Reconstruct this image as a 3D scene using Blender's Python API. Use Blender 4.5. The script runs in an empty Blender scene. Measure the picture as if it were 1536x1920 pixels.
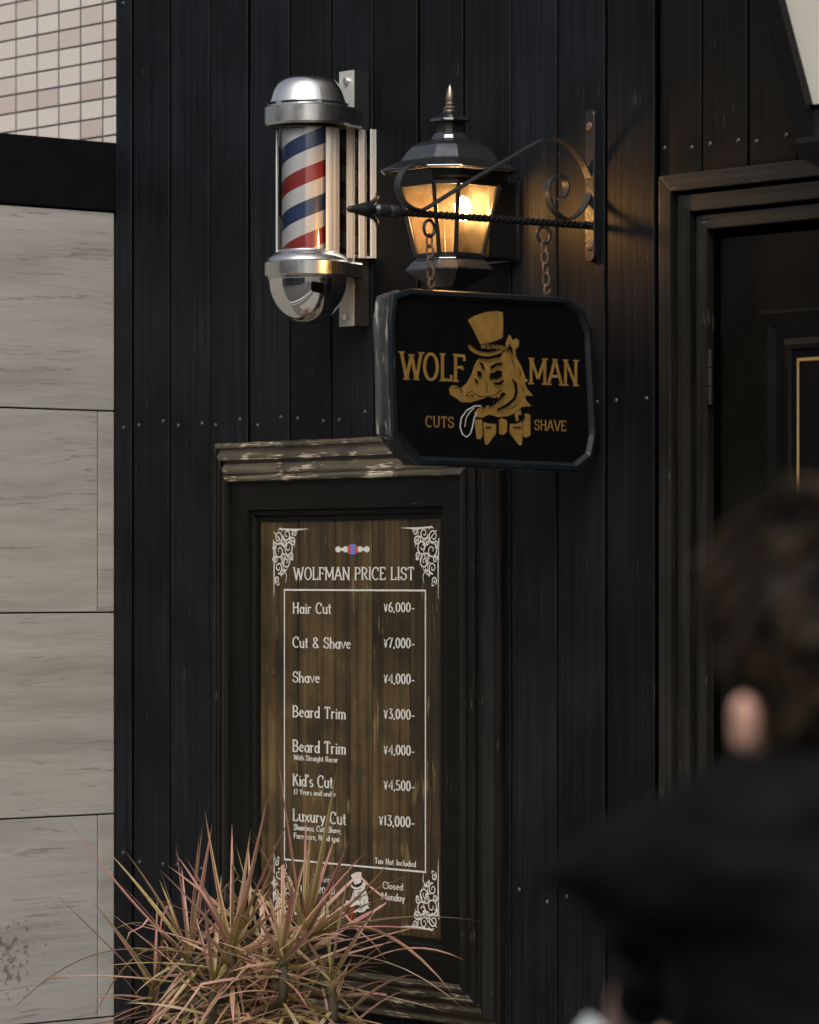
import bpy, bmesh, math, random
from mathutils import Vector, Matrix, noise
random.seed(11)
R = math.radians
sc = bpy.context.scene
COL = sc.collection

# ------------------------------------------------------------------ camera
TH = R(50); F = 7259.0; HZ = 1080.0; Z0 = 10.37; CH = 1.6
VD = Vector((-math.sin(TH), math.cos(TH), 0)); RD = Vector((math.cos(TH), math.sin(TH), 0))
CAM = Vector((0, 0, CH)) - Z0 * VD
cd = bpy.data.cameras.new('camera'); cam = bpy.data.objects.new('camera', cd); COL.objects.link(cam)
cam.location = CAM; cam.rotation_euler = (R(90), 0, TH)
cd.sensor_fit = 'HORIZONTAL'; cd.sensor_width = 24.0; cd.lens = F / 1536 * 24.0
cd.shift_y = (HZ - 960) / 1536
cd.clip_start = 0.05; cd.clip_end = 500
cd.dof.use_dof = True; cd.dof.focus_distance = 10.3; cd.dof.aperture_fstop = 4.0
sc.camera = cam
# ------------------------------------------------------------------ sky, sun, exposure
SUN_EL = R(48); SUN_AZ = (0.60, -0.80)          # horizontal direction towards the sun
w = bpy.data.worlds.new('World'); sc.world = w; w.use_nodes = True
nt = w.node_tree; nt.nodes.clear()
sky = nt.nodes.new('ShaderNodeTexSky'); sky.sky_type = 'NISHITA'; sky.sun_disc = False
sky.sun_elevation = SUN_EL; sky.sun_rotation = math.atan2(SUN_AZ[0], SUN_AZ[1])
sky.air_density = 1.0; sky.dust_density = 7.0; sky.ozone_density = 1.0
bg = nt.nodes.new('ShaderNodeBackground'); bg.inputs[1].default_value = 0.13
wo = nt.nodes.new('ShaderNodeOutputWorld')
hs = nt.nodes.new('ShaderNodeHueSaturation'); hs.inputs['Saturation'].default_value = .45     # overcast: little colour in the sky
nt.links.new(sky.outputs[0], hs.inputs['Color']); nt.links.new(hs.outputs[0], bg.inputs[0]); nt.links.new(bg.outputs[0], wo.inputs[0])
sd = bpy.data.lights.new('sun', 'SUN'); sd.energy = 1.3; sd.angle = R(35); sd.color = (1, .95, .88)
so = bpy.data.objects.new('sun', sd); COL.objects.link(so)
to_sun = Vector((SUN_AZ[0] * math.cos(SUN_EL), SUN_AZ[1] * math.cos(SUN_EL), math.sin(SUN_EL)))
so.rotation_euler = (-to_sun).to_track_quat('-Z', 'Y').to_euler(); so.location = (0, -3, 8)
sc.view_settings.view_transform = 'Standard'; sc.view_settings.look = 'None'
sc.view_settings.gamma = 1; sc.view_settings.use_curve_mapping = False
sc.view_settings.exposure = 0.12
sc.cycles.use_denoising = True
sc.cycles.max_bounces = 8; sc.cycles.transparent_max_bounces = 12
sc.cycles.caustics_reflective = False; sc.cycles.caustics_refractive = False

# ------------------------------------------------------------------ pixel helpers (photo pixels -> places)
def ray(px, py): return VD + RD * ((px - 768) / F) + Vector((0, 0, (HZ - py) / F))
def PW(px, py, n=0.0):                       # on a plane parallel to the facade, n metres in front of it
    d = ray(px, py); return CAM + d * ((-n - CAM.y) / d.y)
def PX(px, py, X):                           # on a plane square to the facade
    d = ray(px, py); return CAM + d * ((X - CAM.x) / d.x)
def PD(px, py, dep): return CAM + ray(px, py) * dep

# ------------------------------------------------------------------ object helpers
WL = {}
def empty(name, loc, label=None, cat=None, group=None):
    o = bpy.data.objects.new(name, None); COL.objects.link(o); o.location = loc; o.empty_display_size = .1
    WL[o] = Vector(loc); tag(o, label, cat, group); return o
def tag(o, label=None, cat=None, group=None, kind=None):
    if label: o['label'] = label
    if cat: o['category'] = cat
    if group: o['group'] = group
    if kind: o['kind'] = kind
    return o
def place(name, me, parent=None, origin=(0, 0, 0), rot=None):
    o = bpy.data.objects.new(name, me); COL.objects.link(o); origin = Vector(origin)
    if parent is not None:
        o.parent = parent; o.location = origin - WL[parent]
    else: o.location = origin
    if rot: o.rotation_euler = rot
    WL[o] = origin; return o
def mk(name, vs, fs, m, parent=None, origin=None, smooth=None, weld=False):
    """one mesh object from world-space vertices"""
    org = Vector(origin) if origin is not None else (WL[parent].copy() if parent is not None else Vector((0, 0, 0)))
    me = bpy.data.meshes.new(name)
    me.from_pydata([tuple(Vector(v) - org) for v in vs], [], fs)
    bm = bmesh.new(); bm.from_mesh(me)
    if weld: bmesh.ops.remove_doubles(bm, verts=bm.verts, dist=1e-5)
    bmesh.ops.recalc_face_normals(bm, faces=bm.faces); bm.to_mesh(me); bm.free()
    if smooth is not None:
        for p in me.polygons: p.use_smooth = True
        me.set_sharp_from_angle(angle=R(smooth))
    me.materials.append(m)
    return place(name, me, parent, org)
class MB:
    def __init__(s): s.v = []; s.f = []
    def add(s, vs, fs):
        b = len(s.v); s.v += [Vector(v) for v in vs]; s.f += [tuple(i + b for i in f) for f in fs]; return s
    def box(s, a, b, c=0.0):
        x0, x1 = sorted((a[0], b[0])); y0, y1 = sorted((a[1], b[1])); z0, z1 = sorted((a[2], b[2]))
        bm = bmesh.new(); bmesh.ops.create_cube(bm, size=1)
        for v in bm.verts: v.co = Vector(((x0 + x1) / 2 + v.co.x * (x1 - x0), (y0 + y1) / 2 + v.co.y * (y1 - y0), (z0 + z1) / 2 + v.co.z * (z1 - z0)))
        if c > 0: bmesh.ops.bevel(bm, geom=list(bm.edges), offset=c, segments=2, affect='EDGES', profile=.6)
        bm.verts.index_update(); s.add([v.co.copy() for v in bm.verts], [tuple(v.index for v in f.verts) for f in bm.faces]); bm.free(); return s
    def tube(s, pts, r, seg=8, cap=True, flat=None):
        pts = [Vector(p) for p in pts]; n = len(pts); rr = r if isinstance(r, (list, tuple)) else [r] * n
        vs = []; fs = []; up = Vector((0, 0, 1)); prev = None
        for i, p in enumerate(pts):
            t = (pts[min(i + 1, n - 1)] - pts[max(i - 1, 0)]).normalized()
            if prev is None:
                a = t.cross(up)
                if a.length < 1e-3: a = t.cross(Vector((1, 0, 0)))
            else: a = prev - t * prev.dot(t)
            a.normalize(); prev = a; b = t.cross(a)
            for k in range(seg):
                an = 2 * math.pi * k / seg; vs.append(p + (a * math.cos(an) + b * math.sin(an)) * rr[i])
        for i in range(n - 1):
            for k in range(seg):
                k2 = (k + 1) % seg; fs.append((i * seg + k, i * seg + k2, (i + 1) * seg + k2, (i + 1) * seg + k))
        if cap: fs.append(tuple(range(seg))); fs.append(tuple((n - 1) * seg + k for k in range(seg)))
        return s.add(vs, fs)
    def lathe(s, c, prof, seg=40, cap=True):      # prof: list of (radius, z)
        vs = []; fs = []
        for r, z in prof:
            for k in range(seg):
                a = 2 * math.pi * k / seg; vs.append((c[0] + r * math.cos(a), c[1] + r * math.sin(a), z))
        for i in range(len(prof) - 1):
            for k in range(seg):
                k2 = (k + 1) % seg; fs.append((i * seg + k, i * seg + k2, (i + 1) * seg + k2, (i + 1) * seg + k))
        if cap: fs.append(tuple(range(seg))); fs.append(tuple((len(prof) - 1) * seg + k for k in range(seg)))
        return s.add(vs, fs)
    def loft(s, rings, cap=True, close=True):
        n = len(rings[0]); vs = [p for r in rings for p in r]; fs = []
        for i in range(len(rings) - 1):
            for k in range(n if close else n - 1):
                k2 = (k + 1) % n; fs.append((i * n + k, i * n + k2, (i + 1) * n + k2, (i + 1) * n + k))
        if cap: fs.append(tuple(range(n))); fs.append(tuple((len(rings) - 1) * n + k for k in range(n)))
        return s.add(vs, fs)
    def build(s, name, m, parent=None, origin=None, smooth=None): return mk(name, s.v, s.f, m, parent, origin, smooth)

# ------------------------------------------------------------------ materials
def newmat(name):
    m = bpy.data.materials.new(name); m.use_nodes = True; t = m.node_tree; return m, t, t.nodes['Principled BSDF']
def N(t, typ, **kw):
    n = t.nodes.new(typ)
    for k, v in kw.items():
        if k.startswith('i_'): n.inputs[int(k[2:]) if k[2:].isdigit() else k[2:]].default_value = v
        else: setattr(n, k, v)
    return n
def plain(name, col, rough=.5, metal=0.0, var=.12, scale=25, bump=.0, spec=.5):
    m, t, p = newmat(name)
    tc = N(t, 'ShaderNodeTexCoord'); nz = N(t, 'ShaderNodeTexNoise'); nz.inputs['Scale'].default_value = scale; nz.inputs['Detail'].default_value = 6
    t.links.new(tc.outputs['Object'], nz.inputs['Vector'])
    mx = N(t, 'ShaderNodeMix', data_type='RGBA'); c = Vector(col)
    mx.inputs[6].default_value = (*(c * (1 - var)), 1); mx.inputs[7].default_value = (*(c * (1 + var)), 1)
    t.links.new(nz.outputs[0], mx.inputs[0]); t.links.new(mx.outputs[2], p.inputs['Base Color'])
    p.inputs['Metallic'].default_value = metal; p.inputs['Specular IOR Level'].default_value = spec
    mr = N(t, 'ShaderNodeMapRange'); mr.inputs[3].default_value = max(.02, rough - .08 * (1 if rough > .15 else .3)); mr.inputs[4].default_value = rough + .1 * (1 if rough > .15 else .3)
    t.links.new(nz.outputs[0], mr.inputs[0]); t.links.new(mr.outputs[0], p.inputs['Roughness'])
    if bump:
        b = N(t, 'ShaderNodeBump'); b.inputs['Strength'].default_value = bump; b.inputs['Distance'].default_value = .004
        t.links.new(nz.outputs[0], b.inputs['Height']); t.links.new(b.outputs[0], p.inputs['Normal'])
    return m
def wood(name, dark, light, wear, wear_amt=.3, rough=.5, grain_axis=2, gscale=70, bump=.35, tint=.25, spec=.4, blotch=None, wscale=1.0, uneven=.35, crisp=.2, edge=0.0):
    """painted or varnished wood, grain along grain_axis; wear = colour of rubbed fibres"""
    m, t, p = newmat(name); L = t.links.new
    tc = N(t, 'ShaderNodeTexCoord'); oi = N(t, 'ShaderNodeObjectInfo')
    mp = N(t, 'ShaderNodeMapping'); sc3 = [gscale] * 3; sc3[grain_axis] = gscale * .02; mp.inputs['Scale'].default_value = sc3
    ad = N(t, 'ShaderNodeVectorMath', operation='ADD'); sm = N(t, 'ShaderNodeVectorMath', operation='SCALE'); sm.inputs[0].default_value = (7, 13, 5)
    L(oi.outputs['Random'], sm.inputs['Scale']); L(tc.outputs['Object'], ad.inputs[0]); L(sm.outputs[0], ad.inputs[1]); L(ad.outputs[0], mp.inputs[0])
    g = N(t, 'ShaderNodeTexNoise'); g.inputs['Scale'].default_value = 1; g.inputs['Detail'].default_value = 8; g.inputs['Roughness'].default_value = .65; g.inputs['Distortion'].default_value = .3
    L(mp.outputs[0], g.inputs['Vector'])
    big = N(t, 'ShaderNodeTexNoise'); big.inputs['Scale'].default_value = 3.2; big.inputs['Detail'].default_value = 4; L(ad.outputs[0], big.inputs['Vector'])
    r1 = N(t, 'ShaderNodeMapRange'); r1.inputs[1].default_value = .5 - crisp; r1.inputs[2].default_value = .5 + crisp; L(g.outputs[0], r1.inputs[0])
    c1 = N(t, 'ShaderNodeMix', data_type='RGBA'); c1.inputs[6].default_value = (*dark, 1); c1.inputs[7].default_value = (*light, 1); L(r1.outputs[0], c1.inputs[0])
    # per-piece tint and broad unevenness
    hv = N(t, 'ShaderNodeHueSaturation'); mv = N(t, 'ShaderNodeMath', operation='MULTIPLY_ADD'); mv.inputs[1].default_value = 2 * tint; mv.inputs[2].default_value = 1 - tint
    L(oi.outputs['Random'], mv.inputs[0])
    mb = N(t, 'ShaderNodeMapRange'); mb.inputs[1].default_value = .3; mb.inputs[2].default_value = .7; mb.inputs[3].default_value = 1 - uneven; mb.inputs[4].default_value = 1 + uneven; L(big.outputs[0], mb.inputs[0])
    mm = N(t, 'ShaderNodeMath', operation='MULTIPLY'); L(mv.outputs[0], mm.inputs[0]); L(mb.outputs[0], mm.inputs[1]); L(mm.outputs[0], hv.inputs['Value']); L(c1.outputs[2], hv.inputs['Color'])
    out = hv.outputs[0]
    if blotch:
        bn = N(t, 'ShaderNodeTexNoise'); bn.inputs['Scale'].default_value = 7; bn.inputs['Detail'].default_value = 9; bn.inputs['Roughness'].default_value = .7; L(ad.outputs[0], bn.inputs['Vector'])
        br = N(t, 'ShaderNodeMapRange'); br.inputs[1].default_value = .5; br.inputs[2].default_value = .68; br.inputs[4].default_value = .75; L(bn.outputs[0], br.inputs[0])
        cb = N(t, 'ShaderNodeMix', data_type='RGBA'); cb.inputs[7].default_value = (*blotch, 1); L(out, cb.inputs[6]); L(br.outputs[0], cb.inputs[0]); out = cb.outputs[2]
    # worn flecks: long fibres and patches
    mp2 = N(t, 'ShaderNodeMapping'); s2 = [160 * wscale] * 3; s2[grain_axis] = 14 * wscale; mp2.inputs['Scale'].default_value = s2; L(ad.outputs[0], mp2.inputs[0])
    fl = N(t, 'ShaderNodeTexNoise'); fl.inputs['Scale'].default_value = 1; fl.inputs['Detail'].default_value = 5; L(mp2.outputs[0], fl.inputs['Vector'])
    pm = N(t, 'ShaderNodeTexNoise'); pm.inputs['Scale'].default_value = 9; pm.inputs['Detail'].default_value = 7; L(ad.outputs[0], pm.inputs['Vector'])
    su = N(t, 'ShaderNodeMath', operation='MULTIPLY'); L(fl.outputs[0], su.inputs[0]); L(pm.outputs[0], su.inputs[1])
    if edge:
        gp = N(t, 'ShaderNodeNewGeometry'); pe = N(t, 'ShaderNodeMath', operation='MULTIPLY_ADD'); pe.inputs[1].default_value = edge; pe.inputs[2].default_value = -.5 * edge; L(gp.outputs['Pointiness'], pe.inputs[0])
        s9 = N(t, 'ShaderNodeMath', operation='ADD'); L(su.outputs[0], s9.inputs[0]); L(pe.outputs[0], s9.inputs[1]); su = s9
    wr = N(t, 'ShaderNodeMapRange'); th = .42 - .16 * wear_amt; wr.inputs[1].default_value = th; wr.inputs[2].default_value = th + .06; L(su.outputs[0], wr.inputs[0])
    cw = N(t, 'ShaderNodeMix', data_type='RGBA'); cw.inputs[7].default_value = (*wear, 1); L(out, cw.inputs[6]); L(wr.outputs[0], cw.inputs[0])
    L(cw.outputs[2], p.inputs['Base Color'])
    rr = N(t, 'ShaderNodeMapRange'); rr.inputs[3].default_value = rough - .1; rr.inputs[4].default_value = rough + .15; L(g.outputs[0], rr.inputs[0]); L(rr.outputs[0], p.inputs['Roughness'])
    p.inputs['Specular IOR Level'].default_value = spec
    b = N(t, 'ShaderNodeBump'); b.inputs['Strength'].default_value = bump; b.inputs['Distance'].default_value = .003
    hh = N(t, 'ShaderNodeMath', operation='SUBTRACT'); L(g.outputs[0], hh.inputs[0]); L(wr.outputs[0], hh.inputs[1]); L(hh.outputs[0], b.inputs['Height']); L(b.outputs[0], p.inputs['Normal'])
    return m
def emis(name, col, st):
    m, t, p = newmat(name); t.nodes.remove(p); e = N(t, 'ShaderNodeEmission'); e.inputs[0].default_value = (*col, 1); e.inputs[1].default_value = st
    t.links.new(e.outputs[0], t.nodes['Material Output'].inputs[0]); return m

M = {}
M['board'] = wood('charred_board', (.0016, .0020, .0030), (.0085, .0097, .0124), (.032, .031, .029), .05, rough=.5, tint=.42, spec=.13, bump=.6, gscale=95, uneven=.5)
M['board2'] = wood('weathered_dark_board', (.0022, .0022, .002), (.0072, .0069, .0056), (.03, .028, .024), .06, rough=.5, tint=.2, spec=.13, bump=.5, gscale=95)
M['gap'] = plain('gap_shade_black', (.0012, .0012, .0012), .9, spec=.0)  # near-black stand-in for the shade inside gaps and grooves
M['casing_v'] = wood('door_casing_upright_wood', (.004, .0037, .003), (.0165, .0145, .0115), (.075, .066, .053), .2, rough=.42, tint=.12, spec=.3)
M['casing_h'] = wood('door_casing_head_wood', (.005, .0046, .0037), (.021, .0185, .0145), (.085, .076, .06), .24, rough=.45, grain_axis=0, tint=.12)
M['door'] = plain('door_paint', (.0028, .0026, .0018), .35, var=.25, scale=6, spec=.2)
M['frame_v'] = wood('old_frame_upright', (.0022, .002, .0015), (.0075, .0065, .0046), (.08, .07, .048), .16, rough=.38, tint=.05, spec=.3)
M['frame_h'] = wood('weathered_lit_frame_rail', (.012, .0095, .006), (.115, .094, .062), (.42, .36, .26), .56, rough=.36, spec=.6, edge=1.1, grain_axis=0, gscale=60, bump=1.0, tint=.05, blotch=(.014, .0115, .0075), wscale=1.5)  # peeling rails, base also lightened for sky light falling on the top moulding
M['flat_v'] = wood('frame_board_upright', (.0022, .0023, .0019), (.0058, .0058, .0045), (.04, .037, .028), .06, rough=.5, tint=.05, spec=.15)
M['flat_h'] = wood('frame_board_rail', (.0022, .0023, .0019), (.0058, .0058, .0045), (.05, .045, .033), .1, rough=.5, grain_axis=0, tint=.05, spec=.15)
M['plank'] = wood('brown_varnished_plank', (.009, .0055, .002), (.074, .047, .017), (.150, .105, .045), .42, rough=.36, gscale=44, tint=.3, blotch=(.008, .0054, .0024), bump=.45, wscale=.8, uneven=.8, crisp=.18)
M['print'] = plain('white_print', (.58, .56, .51), .6, var=.35, scale=120)
M['print_red'] = plain('red_print', (.45, .05, .04), .6)
M['print_blue'] = plain('blue_print', (.12, .16, .42), .6)
M['gold'] = plain('old_gold_paint', (.27, .155, .036), .5, metal=.25, var=.5, scale=45)
M['signblack'] = plain('sign_black_lacquer', (.002, .002, .0022), .55, var=.3, scale=30, spec=.12)
M['rim'] = wood('sign_rim_wood', (.003, .0042, .0055), (.008, .011, .014), (.08, .08, .075), .12, rough=.42, tint=.05, spec=.3)
M['signedge'] = wood('sign_edge_cracked_paint', (.007, .008, .009), (.045, .048, .05), (.28, .27, .245), .6, edge=.8, rough=.55, tint=.05, gscale=50, bump=1.0, blotch=(.02, .021, .022), wscale=.7)
M['iron'] = plain('black_iron', (.016, .016, .017), .38, metal=.4, var=.4, scale=80, bump=.25)
M['strap'] = plain('strap_iron', (.06, .062, .065), .38, metal=.7, var=.4, scale=70, bump=.2)
M['rust'] = plain('rusty_iron', (.11, .065, .04), .6, metal=.4, var=.6, scale=160, bump=.5)
M['lampmetal'] = plain('lantern_dark_metal', (.16, .168, .178), .22, metal=.95, var=.35, scale=30, bump=.08)
M['lampdark'] = plain('lantern_black_metal', (.03, .03, .03), .3, metal=.6, var=.3, scale=40)
M['brass'] = plain('dull_finial_metal', (.32, .27, .21), .35, metal=.9, var=.3, scale=60)
M['chrome'] = plain('polished_chrome', (.80, .79, .77), .06, metal=1, var=.05, scale=18)
M['satin'] = plain('brushed_aluminium', (.62, .62, .61), .24, metal=1, var=.08, scale=30)
M['mirror'] = plain('mirror_strip', (.74, .73, .70), .05, metal=1, var=.03)
M['cream'] = plain('cream_enamel', (.60, .60, .57), .3, metal=.15, var=.02, scale=4)
M['plate'] = plain('bracket_grey_enamel', (.52, .52, .49), .38, metal=.35, var=.12, scale=40)
M['platedark'] = plain('bracket_side_dark', (.06, .062, .066), .3, metal=.6, var=.3, scale=40)  # far darker than the front plate of the same bracket
M['screw'] = plain('screw_head', (.07, .068, .065), .45, metal=.6, var=.5, scale=300)
M['goldline'] = plain('gold_line', (.50, .33, .12), .4, metal=.4)
M['lampblack'] = plain('black_lamp_paint', (.0035, .0034, .0032), .4, var=.2, scale=12, spec=.3)
M['fascia'] = plain('black_fascia_metal', (.004, .004, .0042), .5, var=.2, scale=12, spec=.2)
M['grout'] = plain('dark_grout', (.10, .095, .09), .9, var=.15, scale=80)
M['joint'] = plain('stone_joint', (.025, .025, .024), .9)
M['pale_glass'] = plain('frosted_pane', (.62, .60, .54), .35, var=.06, scale=5)
M['soil'] = plain('dark_soil', (.03, .022, .016), .95, var=.5, scale=60, bump=.6)
M['pot'] = plain('black_planter', (.02, .02, .021), .5, var=.2, scale=20)
M['stem'] = plain('plant_stem', (.05, .038, .02), .8, var=.4, scale=80)

def stripes():
    m, t, p = newmat('barber_stripes'); L = t.links.new
    tc = N(t, 'ShaderNodeTexCoord'); sx = N(t, 'ShaderNodeSeparateXYZ'); L(tc.outputs['Object'], sx.inputs[0])
    at = N(t, 'ShaderNodeMath', operation='ARCTAN2'); L(sx.outputs[1], at.inputs[0]); L(sx.outputs[0], at.inputs[1])
    a = N(t, 'ShaderNodeMath', operation='DIVIDE'); a.inputs[1].default_value = 2 * math.pi; L(at.outputs[0], a.inputs[0])
    z = N(t, 'ShaderNodeMath', operation='DIVIDE'); z.inputs[1].default_value = STRIPE_P; L(sx.outputs[2], z.inputs[0])
    s = N(t, 'ShaderNodeMath', operation='SUBTRACT'); L(z.outputs[0], s.inputs[0]); L(a.outputs[0], s.inputs[1])
    s2 = N(t, 'ShaderNodeMath', operation='ADD'); s2.inputs[1].default_value = STRIPE_O; L(s.outputs[0], s2.inputs[0])
    f = N(t, 'ShaderNodeMath', operation='FRACT'); L(s2.outputs[0], f.inputs[0])
    cr = N(t, 'ShaderNodeValToRGB'); cr.color_ramp.interpolation = 'CONSTANT'
    e = cr.color_ramp.elements; W = (.80, .81, .82, 1); e[0].position = 0; e[0].color = (.030, .060, .16, 1); e[1].position = .25; e[1].color = W
    x = e.new(.5); x.color = (.36, .035, .035, 1); x = e.new(.75); x.color = W
    L(f.outputs[0], cr.inputs[0]); L(cr.outputs[0], p.inputs['Base Color']); p.inputs['Roughness'].default_value = .3; return m
STRIPE_P = .178; STRIPE_O = .41
M['stripes'] = stripes()
def glass(name, tint=(1, 1, 1), gloss=.12, rough=.03):
    m, t, p = newmat(name); t.nodes.remove(p); L = t.links.new
    tr = N(t, 'ShaderNodeBsdfTransparent'); tr.inputs[0].default_value = (*tint, 1)
    gl = N(t, 'ShaderNodeBsdfGlossy'); gl.inputs['Roughness'].default_value = rough
    fr = N(t, 'ShaderNodeFresnel'); fr.inputs[0].default_value = 1.5
    ma = N(t, 'ShaderNodeMath', operation='MULTIPLY_ADD'); ma.inputs[1].default_value = .9; ma.inputs[2].default_value = gloss * .3; L(fr.outputs[0], ma.inputs[0])
    mx = N(t, 'ShaderNodeMixShader'); L(ma.outputs[0], mx.inputs[0]); L(tr.outputs[0], mx.inputs[1]); L(gl.outputs[0], mx.inputs[2])
    L(mx.outputs[0], t.nodes['Material Output'].inputs[0]); return m
M['tube_glass'] = glass('clear_tube')
def amber():
    m, t, p = newmat('amber_frosted_glass'); t.nodes.remove(p); L = t.links.new
    tc = N(t, 'ShaderNodeTexCoord'); nz = N(t, 'ShaderNodeTexNoise'); nz.inputs['Scale'].default_value = 22; nz.inputs['Detail'].default_value = 6; L(tc.outputs['Object'], nz.inputs['Vector'])
    c = N(t, 'ShaderNodeMix', data_type='RGBA'); c.inputs[6].default_value = (.0060, .0043, .0023, 1); c.inputs[7].default_value = (.0155, .0114, .0066, 1)
    mr = N(t, 'ShaderNodeMapRange'); mr.inputs[1].default_value = .35; mr.inputs[2].default_value = .65; L(nz.outputs[0], mr.inputs[0]); L(mr.outputs[0], c.inputs[0])
    tl = N(t, 'ShaderNodeBsdfTranslucent'); L(c.outputs[2], tl.inputs[0])
    df = N(t, 'ShaderNodeBsdfDiffuse'); df.inputs[0].default_value = (.20, .13, .07, 1)
    gl = N(t, 'ShaderNodeBsdfGlossy'); gl.inputs['Roughness'].default_value = .25
    tr = N(t, 'ShaderNodeBsdfTransparent'); tr.inputs[0].default_value = (.95, .74, .46, 1)
    m1 = N(t, 'ShaderNodeMixShader'); m1.inputs[0].default_value = .25; L(tl.outputs[0], m1.inputs[1]); L(df.outputs[0], m1.inputs[2])
    m2 = N(t, 'ShaderNodeMixShader'); m2.inputs[0].default_value = .15; L(m1.outputs[0], m2.inputs[1]); L(tr.outputs[0], m2.inputs[2])
    m3 = N(t, 'ShaderNodeMixShader'); m3.inputs[0].default_value = .05; L(m2.outputs[0], m3.inputs[1]); L(gl.outputs[0], m3.inputs[2])
    L(m3.outputs[0], t.nodes['Material Output'].inputs[0]); return m
M['amber'] = amber()
M['bulb'] = emis('lit_bulb', (1, .64, .31), 1750.0)
def stone():
    m, t, p = newmat('veined_grey_stone'); L = t.links.new
    tc = N(t, 'ShaderNodeTexCoord'); oi = N(t, 'ShaderNodeObjectInfo'); sm = N(t, 'ShaderNodeVectorMath', operation='SCALE'); sm.inputs[0].default_value = (3, 17, 9); L(oi.outputs['Random'], sm.inputs['Scale'])
    ad = N(t, 'ShaderNodeVectorMath', operation='ADD'); L(tc.outputs['Object'], ad.inputs[0]); L(sm.outputs[0], ad.inputs[1])
    wv = N(t, 'ShaderNodeTexNoise'); wv.inputs['Scale'].default_value = 2.0; wv.inputs['Detail'].default_value = 3; L(ad.outputs[0], wv.inputs['Vector'])
    ws = N(t, 'ShaderNodeVectorMath', operation='SCALE'); ws.inputs['Scale'].default_value = .085; L(wv.outputs['Color'], ws.inputs[0])
    a2 = N(t, 'ShaderNodeVectorMath', operation='ADD'); L(ad.outputs[0], a2.inputs[0]); L(ws.outputs[0], a2.inputs[1])
    def layer(sy, sz, det, rg):
        mp = N(t, 'ShaderNodeMapping'); mp.inputs['Scale'].default_value = (1, sy, sz); L(a2.outputs[0], mp.inputs[0])
        n = N(t, 'ShaderNodeTexNoise'); n.inputs['Scale'].default_value = 1; n.inputs['Detail'].default_value = det; n.inputs['Roughness'].default_value = rg; L(mp.outputs[0], n.inputs['Vector']); return n
    n1 = layer(1.0, 13, 8, .62); n2 = layer(.8, 20, 5, .55); n3 = layer(7, 190, 4, .6)
    cr = N(t, 'ShaderNodeValToRGB'); e = cr.color_ramp.elements; e[0].position = .32; e[0].color = (.29, .278, .252, 1); e[1].position = .68; e[1].color = (.42, .405, .372, 1)
    x = e.new(.5); x.color = (.365, .352, .325, 1); L(n1.outputs[0], cr.inputs[0])
    # thin dark veins where n2 crosses its middle
    sb = N(t, 'ShaderNodeMath', operation='SUBTRACT'); sb.inputs[1].default_value = .5; L(n2.outputs[0], sb.inputs[0])
    ab = N(t, 'ShaderNodeMath', operation='ABSOLUTE'); L(sb.outputs[0], ab.inputs[0])
    vr = N(t, 'ShaderNodeMapRange'); vr.inputs[1].default_value = .0; vr.inputs[2].default_value = .010; vr.inputs[3].default_value = .7; vr.inputs[4].default_value = 0; L(ab.outputs[0], vr.inputs[0])
    gate = N(t, 'ShaderNodeMapRange'); gate.inputs[1].default_value = .44; gate.inputs[2].default_value = .56; L(wv.outputs[0], gate.inputs[0])
    gm = N(t, 'ShaderNodeMath', operation='MULTIPLY'); L(vr.outputs[0], gm.inputs[0]); L(gate.outputs[0], gm.inputs[1])
    c2 = N(t, 'ShaderNodeMix', data_type='RGBA'); c2.inputs[7].default_value = (.13, .115, .095, 1); L(cr.outputs[0], c2.inputs[6]); L(gm.outputs[0], c2.inputs[0])
    f3 = N(t, 'ShaderNodeMapRange'); f3.inputs[1].default_value = .3; f3.inputs[2].default_value = .7; f3.inputs[3].default_value = .9; f3.inputs[4].default_value = 1.07; L(n3.outputs[0], f3.inputs[0])
    hv = N(t, 'ShaderNodeHueSaturation'); L(f3.outputs[0], hv.inputs['Value']); L(c2.outputs[2], hv.inputs['Color'])
    # dark splashes near the pavement: dirt with a shape of its own
    sx = N(t, 'ShaderNodeSeparateXYZ'); ge = N(t, 'ShaderNodeNewGeometry'); L(ge.outputs['Position'], sx.inputs[0])
    sp = N(t, 'ShaderNodeTexNoise'); sp.inputs['Scale'].default_value = 46; sp.inputs['Detail'].default_value = 8; sp.inputs['Roughness'].default_value = .7; L(ge.outputs['Position'], sp.inputs['Vector'])
    dv = N(t, 'ShaderNodeVectorMath', operation='DISTANCE'); dv.inputs[1].default_value = SPLASH; L(ge.outputs['Position'], dv.inputs[0])
    dr = N(t, 'ShaderNodeMapRange'); dr.inputs[1].default_value = .02; dr.inputs[2].default_value = .26; dr.inputs[3].default_value = .5; dr.inputs[4].default_value = .76; L(dv.outputs['Value'], dr.inputs[0])
    gt = N(t, 'ShaderNodeMath', operation='GREATER_THAN'); L(sp.outputs[0], gt.inputs[0]); L(dr.outputs[0], gt.inputs[1])
    g8 = N(t, 'ShaderNodeMath', operation='MULTIPLY'); g8.inputs[1].default_value = .6; L(gt.outputs[0], g8.inputs[0])
    c3 = N(t, 'ShaderNodeMix', data_type='RGBA'); c3.inputs[7].default_value = (.03, .03, .028, 1); L(hv.outputs[0], c3.inputs[6]); L(g8.outputs[0], c3.inputs[0])
    L(c3.outputs[2], p.inputs['Base Color']); p.inputs['Roughness'].default_value = .55
    b = N(t, 'ShaderNodeBump'); b.inputs['Strength'].default_value = .15; b.inputs['Distance'].default_value = .002; L(n3.outputs[0], b.inputs['Height']); L(b.outputs[0], p.inputs['Normal'])
    return m
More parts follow.
